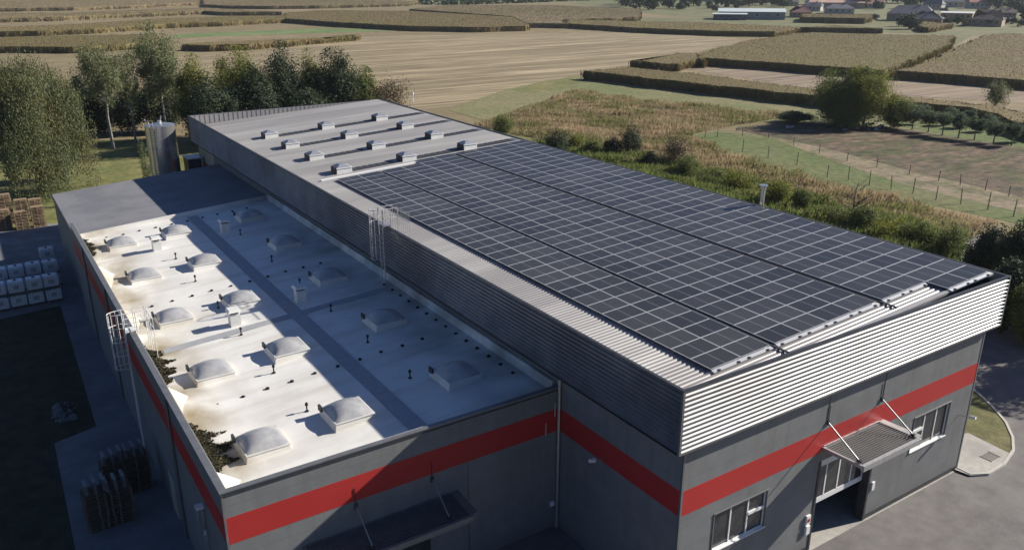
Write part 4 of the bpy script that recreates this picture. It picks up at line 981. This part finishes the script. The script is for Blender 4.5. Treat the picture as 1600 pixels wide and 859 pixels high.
# dark hedge and trees by the road at the right corner
hed = [(1535,455,352,30,'leaf_dark','tall dark hedge tree nearest the brown weeds'),(1580,470,345,32,'leaf_dark','tall dark hedge tree second in the row by the road'),
       (1625,480,350,34,'leaf_dark','dark hedge tree at the picture edge'),(1560,520,402,26,'leaf_dark','dark hedge bush behind the fascia corner'),
       (1600,540,440,28,'leaf_mid','green roadside bush at the picture edge right of the fascia'),(1640,500,420,30,'leaf_dark','dark hedge bush beyond the picture edge')]
for i, (a, b, c, hw, lm, lab) in enumerate(hed):
    gtree('hedge_tree', lab, a, b, c, hw*1.1, lm, 9000, .26, 90+i, crown_lo=0, cat='hedge', group='hedge by the road', clumps=60)
# a taller tree outside the frame shades the road
tree('broadleaf_tree', 'tall green roadside tree shading the road', 71, 17.5, 11.5, 4.2, 'leaf_mid', 14000, .4, 99, crown_lo=.15)
tree('broadleaf_tree', 'tall green roadside tree further along the road', 76, 22.5, 11, 4.5, 'leaf_mid', 12000, .4, 100, crown_lo=.1)
# ---- standing weeds (uncountable)
def inpoly(P, poly):
    x, y = P[:, 0], P[:, 1]; c = np.zeros(len(P), bool); n = len(poly)
    for i in range(n):
        x1, y1 = poly[i]; x2, y2 = poly[(i+1)%n]
        m_ = ((y1 > y) != (y2 > y)) & (x < (x2-x1)*(y-y1)/(y2-y1+1e-12)+x1); c ^= m_
    return c
def blades(name, label, polypx, dens, hgt, wid, m, seed, cat, jit=.25):
    poly = gp(*polypx); r = np.random.default_rng(seed); a = np.array(poly); lo, hi = a.min(0), a.max(0)
    n = int(dens*(hi-lo).prod()); P = r.uniform(lo, hi, (n, 2)); P = P[inpoly(P, poly)]; n = len(P)
    patch = .75+.35*np.sin(P[:, 0]*.35+np.sin(P[:, 1]*.21)*2)*np.sin(P[:, 1]*.3)+.2*np.sin(P[:, 0]*1.3+P[:, 1]*.9)
    h = hgt*r.uniform(.5, 1.2, n)*np.clip(patch, .35, 1.3); an = r.uniform(0, np.pi, n); w_ = wid*r.uniform(.6, 1.4, n)
    lean = r.normal(size=(n, 2))*jit*h[:, None]
    B = np.column_stack([P, np.full(n, G)]); u = np.column_stack([np.cos(an), np.sin(an), np.zeros(n)])*w_[:, None]
    T = B+np.column_stack([lean, h]); Mi = B+np.column_stack([lean*.35, h*.6])
    V = np.stack([B-u*.25, B+u*.25, Mi+u, T-u*.3], 1).reshape(-1, 3)
    o = link(name, quads_mesh(name, V), m); tag(o, label, cat, kind='stuff'); return n
nb = blades('dry_weeds', 'tall dry brown weeds filling the strip between warehouse and fence', ((740,196),(790,180),(900,142),(1060,165),(1250,180),(1130,200),(1075,212),(1150,246),(1290,290),(1440,322),(1560,352),(1480,400),(1200,330),(950,250),(830,215)), 24, 1.0, .06, 'weed_brown', 3, 'weeds')
blades('green_weeds', 'bright green weeds growing close to the warehouse side', ((830,222),(900,232),(1000,248),(1150,275),(1300,320),(1420,352),(1500,380),(1500,420),(1300,370),(1000,290)), 34, 1.25, .07, 'weed_green', 4, 'weeds')
# ---- maize blocks
def maize(label, polypx, h, cell, m, seed, toppx=(), name='maize_field'):
    """polypx: ground outline points; toppx: outline points read off the crop's top"""
    pts = [gz(*p) for p in polypx]+[gz(p[0], p[1], G+h) for p in toppx]; poly = ccw(pts)
    r = np.random.default_rng(seed); ring = []
    for k_ in range(len(poly)):
        p0 = np.array(poly[k_]); p1 = np.array(poly[(k_+1) % len(poly)]); L_ = np.linalg.norm(p1-p0); m_ = max(1, int(L_/cell))
        nrm = np.array([(p1-p0)[1], -(p1-p0)[0]])/max(L_, 1e-6)
        for q in range(m_):
            t_ = q/m_; wob = (.5*math.sin((t_*L_+seed*9)*.21)+.35*math.sin((t_*L_+seed)*.53))*min(1, t_*6, (1-t_)*6)
            ring.append(p0+(p1-p0)*t_+nrm*(wob+r.normal()*.12))
    ring = np.array(ring); nr = len(ring); hh = h*.92
    V = [(x, y, G-.05) for x, y in ring]+[(x, y, G+hh*(1+r.normal()*.03)) for x, y in ring]
    fs = [(k_, (k_+1) % nr, nr+(k_+1) % nr, nr+k_) for k_ in range(nr)]
    mb = MB(); mb.add(V, fs); mb.poly([(x, y, G+hh) for x, y in ring]); o = mb.build(name, m); tag(o, label, 'maize field', kind='stuff')
    A_ = abs(area2([tuple(p) for p in ring]))/2; per = np.linalg.norm(np.roll(ring, -1, 0)-ring, axis=1).sum()
    lo, hi = ring.min(0), ring.max(0); nT = int(min(2.6*A_, 60000)); P = r.uniform(lo, hi, (int(nT*1.02*np.prod(hi-lo)/A_), 2)); P = P[inpoly(P, [tuple(p) for p in ring])]; nT = len(P)
    zb = np.full(nT, G+h*.82); tall = np.full(nT, h*.15)
    nE = int(min(per*22/max(cell, .7), 40000)); k = r.integers(0, nr, nE); tt = r.random(nE)[:, None]
    PE = ring[k]*(1-tt)+ring[(k+1) % nr]*tt+r.normal(size=(nE, 2))*.32
    P = np.vstack([P, PE]); zb = np.concatenate([zb, G+r.uniform(-.2, h*.5, nE)]); tall = np.concatenate([tall, h*.52*r.uniform(.7, 1.15, nE)])
    n = len(P); an = r.uniform(0, np.pi, n); wd = (.05+.03*cell)*r.uniform(.6, 1.4, n)
    u = np.column_stack([np.cos(an), np.sin(an), np.zeros(n)])*wd[:, None]; B = np.column_stack([P, zb])
    T = B+np.column_stack([r.normal(size=(n, 2))*.14*tall[:, None], tall*r.uniform(.8, 1.15, n)])
    V2 = np.stack([B-u, B+u, T+u*.6, T-u*.6], 1).reshape(-1, 3); link('leaves', quads_mesh('leaves', V2), m, o)
    return o
maize('olive maize strip with dark front edge left of the large round tree', ((912,124),(1000,135),(1100,147),(1200,158),(1275,167),(1350,174)), 2.3, .7, 'corn_olive', 1, ((1370,150),(1270,138),(1100,116),(985,104),(912,110)))
maize('brown maize strip at far right behind the orchard', ((1392,176),(1450,180),(1520,188),(1600,215),(1660,235)), 2.3, .7, 'corn_tan', 2, ((1660,200),(1600,176),(1570,166),(1500,158),(1400,148)))
maize('broad olive maize field with long dark front edge behind the round tree', ((1100,103),(1200,110),(1300,118),(1378,124)), 2.4, 1.0, 'corn_olive', 3, ((1385,108),(1480,70),(1490,55),(1400,54),(1270,50),(1240,53),(1175,62),(1090,84),(1100,93)))
maize('broad tan maize field at far right beyond the track', ((1395,124),(1500,132),(1600,141),(1680,146)), 2.4, 1.0, 'corn_tan', 4, ((1680,62),(1580,52),(1540,54),(1500,72),(1450,96),(1395,110)))
maize('small olive maize corner at the left end of the pale track', ((985,106),(1040,112),(1060,112),(1095,103)), 2.2, .8, 'corn_tan', 5, ((1105,84),(1060,82),(1000,95)))
maize('brown maize strip with dark edge beyond the stubble toward the shed', ((880,44),(1000,52),(1120,57),(1210,58),(1260,50),(1300,48)), 2.4, 2.0, 'corn_tan', 6, ((1380,44),(1250,42),(1100,35),(1000,33),(880,30)))
maize('long brown maize field along the far edge of the stubble', ((446,36),(520,42),(640,49),(740,51),(822,49)), 2.5, 2.2, 'corn_tan', 7, ((826,38),(800,26),(640,17),(500,16),(446,20)))
maize('far maize field between stubble and shed with stepped edges', ((823,44),(850,44),(887,45)), 2.4, 2.5, 'corn_far', 8, ((887,30),(1000,26),(1000,14),(860,8),(700,8),(640,14),(800,25)))
maize('tan maize strip left of the stubble with dark ragged edge', ((285,80),(330,81),(390,79),(500,69),(560,62)), 2.3, 1.8, 'corn_tan', 9, ((560,54),(500,59),(390,63),(285,68)))
maize('olive maize strip behind the birches', ((-60,84),(40,83),(115,84),(180,80),(240,74)), 2.3, 1.8, 'corn_olive', 10, ((240,52),(150,55),(60,56),(-60,60)))
maize('long dark-edged maize field across the upper left', ((-60,58),(0,58),(60,57),(150,53),(260,45),(360,41),(446,36)), 2.4, 2.2, 'corn_tan', 11, ((446,24),(360,25),(250,29),(100,38),(0,42),(-60,44)))
maize('far tan maize field at the upper left edge', ((-60,40),(0,36),(100,33),(200,28),(319,23),(353,25)), 2.4, 3, 'corn_far', 12, ((440,18),(320,12),(200,16),(100,20),(0,20),(-60,22)))
maize('very far maize field along the top left', ((-60,20),(0,19),(115,17),(200,14),(310,9)), 2.4, 3.5, 'corn_far', 13, ((310,-2),(200,-2),(0,-2),(-60,-2)))
maize('far maize field in the top middle', ((319,12),(353,14),(420,15),(500,14),(640,10)), 2.4, 3.5, 'corn_far', 14, ((655,2),(500,-4),(319,-4)))
maize('brown maize block in front of the village roofs', ((1250,36),(1350,38),(1362,34)), 3.2, 2.0, 'corn_tan', 19, ((1360,22),(1256,21)))
maize('tan maize wedge beside the village bush', ((1437,50),(1450,52),(1480,47),(1488,44)), 2.6, 2.0, 'corn_tan', 20, ((1470,36),(1440,32)))
# far wood and village vegetation
vm = [crown_mesh('crown', 1500, 1, 1, .8, .17, 200+i, 22, .2, .4, 0, .85) for i in range(3)]
for m_ in vm: m_.materials.append(M['leaf_village'])
vt = trunk_mb(1.2, .06, 5, .6, 3); vtm = bpy.data.meshes.new('trunk'); vtm.from_pydata(vt.v, [], vt.f); vtm.materials.append(M['bark'])
vl = [(965,2,8),(990,3,9),(1015,4,8),(1040,6,10),(1062,16,7),(1085,4,9),(1108,14,7),(1118,18,6),(1135,4,9),(1150,2,10),(1168,6,9),(1190,3,11),(1210,8,10),(1228,10,9),(1240,3,10),(1362,8,12),(1372,16,9),(1385,4,13),(1350,12,9),(1402,6,14),(1366,32,6),
      (1420,46,15),(1408,42,10),(1448,8,12),(1470,10,10),(1490,8,11),(1512,6,12),(1530,12,9),(1575,12,13),(1590,20,12),(1600,30,12),(1571,38,7),(1583,38,6),(1560,14,11),(1508,42,7),(1496,38,7),(1545,42,8),(1482,38,7),(1330,4,9),(1302,2,8),(1205,26,4),(1596,42,7),(1500,2,12),(1440,2,12),(1345,2,12),(1545,4,10),(1585,4,10),(1270,2,10)]
rv = random.Random(12)
for k in range(60): vl.append((rv.uniform(960, 1612), rv.uniform(-8, 16), rv.uniform(9, 16)))
for k in range(16): vl.append((rv.uniform(1365, 1612), rv.uniform(18, 44), rv.uniform(4, 8)))
for i, (a, b, hw) in enumerate(vl):
    x, y = gz(a, b); c = -(CR.transposed() @ Vector((x, y, G-CAMZ))).z; s = hw*c/F
    side = 'near the long shed' if a < 1235 else ('among the red roofs' if a < 1375 else ('between the slate roofs' if a < 1480 else 'at the right end'))
    t = thing('village_tree', f'distant {"broad" if hw > 10 else ("middling" if hw > 7 else "small")} green village tree {side}', 'tree', (x, y, G), i*1.3, 'trees in the village')
    t['label'] = f'distant {"broad" if hw > 10 else ("mid-sized" if hw > 7 else "small")} green tree of the village {side}'
    t.scale = (s, s, s)
    for me in (vtm, vm[i % 3]):
        o = bpy.data.objects.new(me.name.split('.')[0], me); col.objects.link(o); o.parent = t
fw = MB(); r = random.Random(4)
poly = gp((655,8),(700,9),(830,5),(960,0),(960,-8),(655,-4)); 
a = np.array(poly); lo, hi = a.min(0), a.max(0); rr = np.random.default_rng(9)
P = rr.uniform(lo, hi, (60000, 2)); P = P[inpoly(P, poly)][:9000]; n = len(P)
def ff(r_, n_): return np.column_stack([P, G+r_.uniform(0, 3.2, n_)*(.5+.5*np.sin(P[:, 0]*.11)**2)])
o = link('far_scrub', quads_mesh('far_scrub', scatter_quads(n, ff, 1.3, 8)), 'leaf_village'); tag(o, 'dark green scrub strip on the far horizon', 'scrub', kind='stuff')
# ================================================================== VILLAGE
def house(label, bx_, by_, wpx, wallh, roofh, depth, wm, rm, rz=0, hip=.5, cat='house', wins=4, group='village houses', chim=True):
    x, y = gz(bx_, by_); c = -(CR.transposed() @ Vector((x, y, G-CAMZ))).z; w_ = wpx*c/F
    face = math.atan2(-y, -x)+math.pi/2+rz
    t = thing('house', label, cat, (x, y, G), face, group)
    hw, hd = w_/2, depth
    b = MB(); b.box(-hw, hw, 0, hd, 0, wallh); b.build('wall', wm, t, world=False)
    e = .5; r_ = MB(); k = hip*min(hw, hd/2)
    z0, z1 = wallh, wallh+roofh
    r_.add([(-hw-e,-e,z0),(hw+e,-e,z0),(hw+e,hd+e,z0),(-hw-e,hd+e,z0),(-hw-e+k*2,hd/2,z1),(hw+e-k*2,hd/2,z1)],
           [(0,1,5,4),(1,2,5),(2,3,4,5),(3,0,4),(3,2,1,0)]); ro_ = r_.build('roof', rm, t, world=False)
    if chim:
        q = MB(); q.box(hw*.3, hw*.3+.7, hd*.5-.35, hd*.5+.35, z0+roofh*.5, z1+.9); q.build('chimney', 'plaster_brown', ro_, world=False)
    for i in range(wins):
        xx = -hw+(i+.7)*(2*hw)/(wins+.4); q = MB(); q.box(xx-.55, xx+.55, -.04, .0, wallh*.4, wallh*.78); o_ = q.build('window', 'glass_dark', t, world=False)
        q = MB(); q.box(xx-.65, xx+.65, -.08, 0, wallh*.4-.12, wallh*.4); q.build('sill', 'white_paint', o_, world=False)
    return t
house('long low pale green shed with light roof beside the far lawn', 1174, 31, 100, 4.2, 1.6, 14, 'shed_green', 'shed_roof', .05, 0, 'shed', 6, 'farm sheds', False)
house('dark green lean-to shed at the left front of the long pale shed', 1140, 32, 50, 3.2, .6, 4, 'tile_slate', 'shed_roof', .05, 0, 'shed', 3, 'farm sheds', False)
house('maroon hip-roofed house right of the long shed', 1252, 28, 30, 3.0, 3.4, 14, 'plaster_brown', 'tile_maroon', .1, .8)
house('small white-gabled house behind the maroon roof', 1268, 18, 26, 3.4, 2.4, 9, 'plaster_pale', 'tile_slate', -.2, .1)
house('wide low pinkish-roofed barn at the back of the village', 1306, 14, 84, 4.2, 4.2, 26, 'plaster_brown', 'tile_pink', .12, .2)
house('dark slate-roofed house in front of the pinkish barn', 1312, 22, 42, 3.2, 2.6, 12, 'plaster_pale', 'tile_slate', .1, .4)
house('long slate-roofed house behind the village bush', 1420, 34, 66, 4.0, 4.2, 16, 'plaster_brown', 'tile_slate', -.1, .3)
house('slate hip-roofed house to the right of the village bush', 1444, 40, 48, 3.2, 3.6, 12, 'plaster_brown', 'tile_slate', -.1, .9)
house('flat white-edged house between slate and brown roofs', 1493, 34, 44, 4.4, .7, 10, 'plaster_brown', 'curb_white', -.05, .0, wins=5, chim=False)
house('big brown hip-roofed house at right with dark walls', 1538, 42, 46, 3.4, 4.4, 16, 'plaster_brown', 'tile_brown', -.1, .9)
house('pale-gabled house behind the big brown roof', 1530, 14, 30, 4.4, 3.0, 10, 'plaster_pale', 'tile_red', .3, .1)
house('grey-roofed house at the back right of the village', 1488, 12, 36, 4.0, 3.0, 10, 'plaster_pale', 'tile_slate', .2, .3)
house('slate-roofed house in the top right corner', 1590, 8, 30, 4.0, 3.0, 10, 'plaster_pale', 'tile_slate', .1, .3)
house('red-roofed house far behind the long shed', 1195, 4, 30, 4.0, 3.0, 10, 'plaster_pale', 'tile_red', .1, .3)
house('slate-roofed house far left of the village', 1105, 3, 26, 4.0, 3.0, 10, 'plaster_pale', 'tile_slate', .1, .3)
house('small red-roofed house between the barn and the long slate house', 1368, 14, 26, 3.6, 2.8, 9, 'plaster_pale', 'tile_red', .2, .2)
house('small slate-roofed house at the back between the slate houses', 1455, 16, 28, 3.8, 3.0, 9, 'plaster_pale', 'tile_slate', -.3, .2)
house('brown-roofed outbuilding right of the big brown roof', 1574, 28, 24, 2.8, 2.2, 8, 'plaster_brown', 'tile_brown', .2, .2)
house('pale bungalow with pink roof far behind the flat house', 1510, 3, 30, 3.6, 2.8, 9, 'plaster_pale', 'tile_pink', -.2, .4)
house('low grey-roofed house just behind the maroon roof', 1234, 10, 26, 3.4, 2.4, 9, 'plaster_pale', 'tile_slate', .2, .3)
house('maroon-roofed house far behind the pinkish barn', 1345, 2, 30, 3.8, 3.2, 10, 'plaster_pale', 'tile_maroon', .1, .4)
# ================================================================== FENCES, DEBRIS
def fence(label, posts, hgt, name='wire_fence'):
    P = [gz(*p) for p in posts]; t = thing(name, label, 'fence', (P[0][0], P[0][1], G))
    for x, y in P:
        mb = MB(); dx, dy = random.uniform(-.12, .12), random.uniform(-.12, .12); mb.tube((x, y, G-.1), (x+dx, y+dy, G+hgt*random.uniform(.85, 1.1)), .06, 6, .05); mb.build('post', 'wood_post', t)
    mb = MB()
    for (x0, y0), (x1, y1) in zip(P[:-1], P[1:]):
        for h in (.35, .7, 1.0): mb.tube((x0, y0, G+hgt*h*.9), (x1, y1, G+hgt*h*.9), .012, 4)
    mb.build('wire', 'galv', t)
fence('wire fence on thin posts along the near side of the green strip', ((1160,238),(1200,247),(1245,258),(1292,278),(1325,283),(1358,290),(1392,296),(1426,303),(1462,313),(1501,319),(1543,328),(1583,339),(1620,350)), 1.9)
fence('old wire fence along the sandy edge of the ploughed plot', ((1081,217),(1101,216),(1121,214),(1160,213),(1200,217),(1240,228),(1280,240),(1323,253),(1370,262),(1420,273),(1466,283),(1500,290),(1539,298),(1576,307),(1615,316)), 1.5)
db = thing('debris_pile', 'heap of pale and dark scrap at the foot of the large round tree', 'debris pile', (*gz(1345, 200), G)); mb = MB(); mb2 = MB()
for k in range(60):
    x, y = gz(1345+random.uniform(-34, 34), 200+random.uniform(-4, 4)); s = random.uniform(.15, .5); a = random.uniform(0, 3)
    c_, s_ = math.cos(a)*s, math.sin(a)*s; q = mb if k % 3 else mb2; zb = G+random.uniform(0, .3)
    q.hexa([(x-c_,y-s_,zb),(x+s_,y-c_,zb),(x+c_,y+s_,zb),(x-s_,y+c_,zb)], [(x-c_*.7,y-s_*.8,zb+s*.7),(x+s_*.6,y-c_*.7,zb+s*.6),(x+c_*.7,y+s_*.7,zb+s*.8),(x-s_*.8,y+c_*.6,zb+s*.5)])
mb.build('scrap', 'trim_dark', db); mb2.build('scrap', 'debris', db)
x, y = gz(1234, 200); mb = MB(); mb.box(-.9, .9, -.2, .2, 0, .3); mb.box(-.9, -.7, -.2, .2, .3, .5); o = mb.build('trough', 'debris', loc=(x, y, G)); tag(o, 'pale low trough on the grass left of the scrap heap', 'trough')
x, y = gz(645, 160); mb = MB(); mb.tube((0,0,0), (0,0,1.6), .12, 8); mb.tube((0,0,1.6), (0,0,2.1), .3, 8, .2); o = mb.build('marker_post', 'white_paint', loc=(x, y, G)); tag(o, 'small white marker post in the stubble beyond the far roof corner', 'marker post')

# ================================================================== AIR
mh = bpy.data.materials.new('haze'); mh.use_nodes = True; t_ = mh.node_tree
for nd in list(t_.nodes):
    if nd.type == 'BSDF_PRINCIPLED': t_.nodes.remove(nd)
pv_ = t_.nodes.new('ShaderNodeVolumePrincipled'); pv_.inputs['Color'].default_value = (.80, .87, 1, 1); pv_.inputs['Density'].default_value = HAZE
pv_.inputs['Anisotropy'].default_value = .2
t_.links.new(pv_.outputs[0], t_.nodes['Material Output'].inputs['Volume']); MATS['haze'] = mh
hz_ = MB().box(-3600, 4600, -1600, 5600, G-1.2, 27).build('haze', 'haze'); tag(hz_, kind='stuff', label='thin bluish autumn haze over the fields and village', cat='haze')
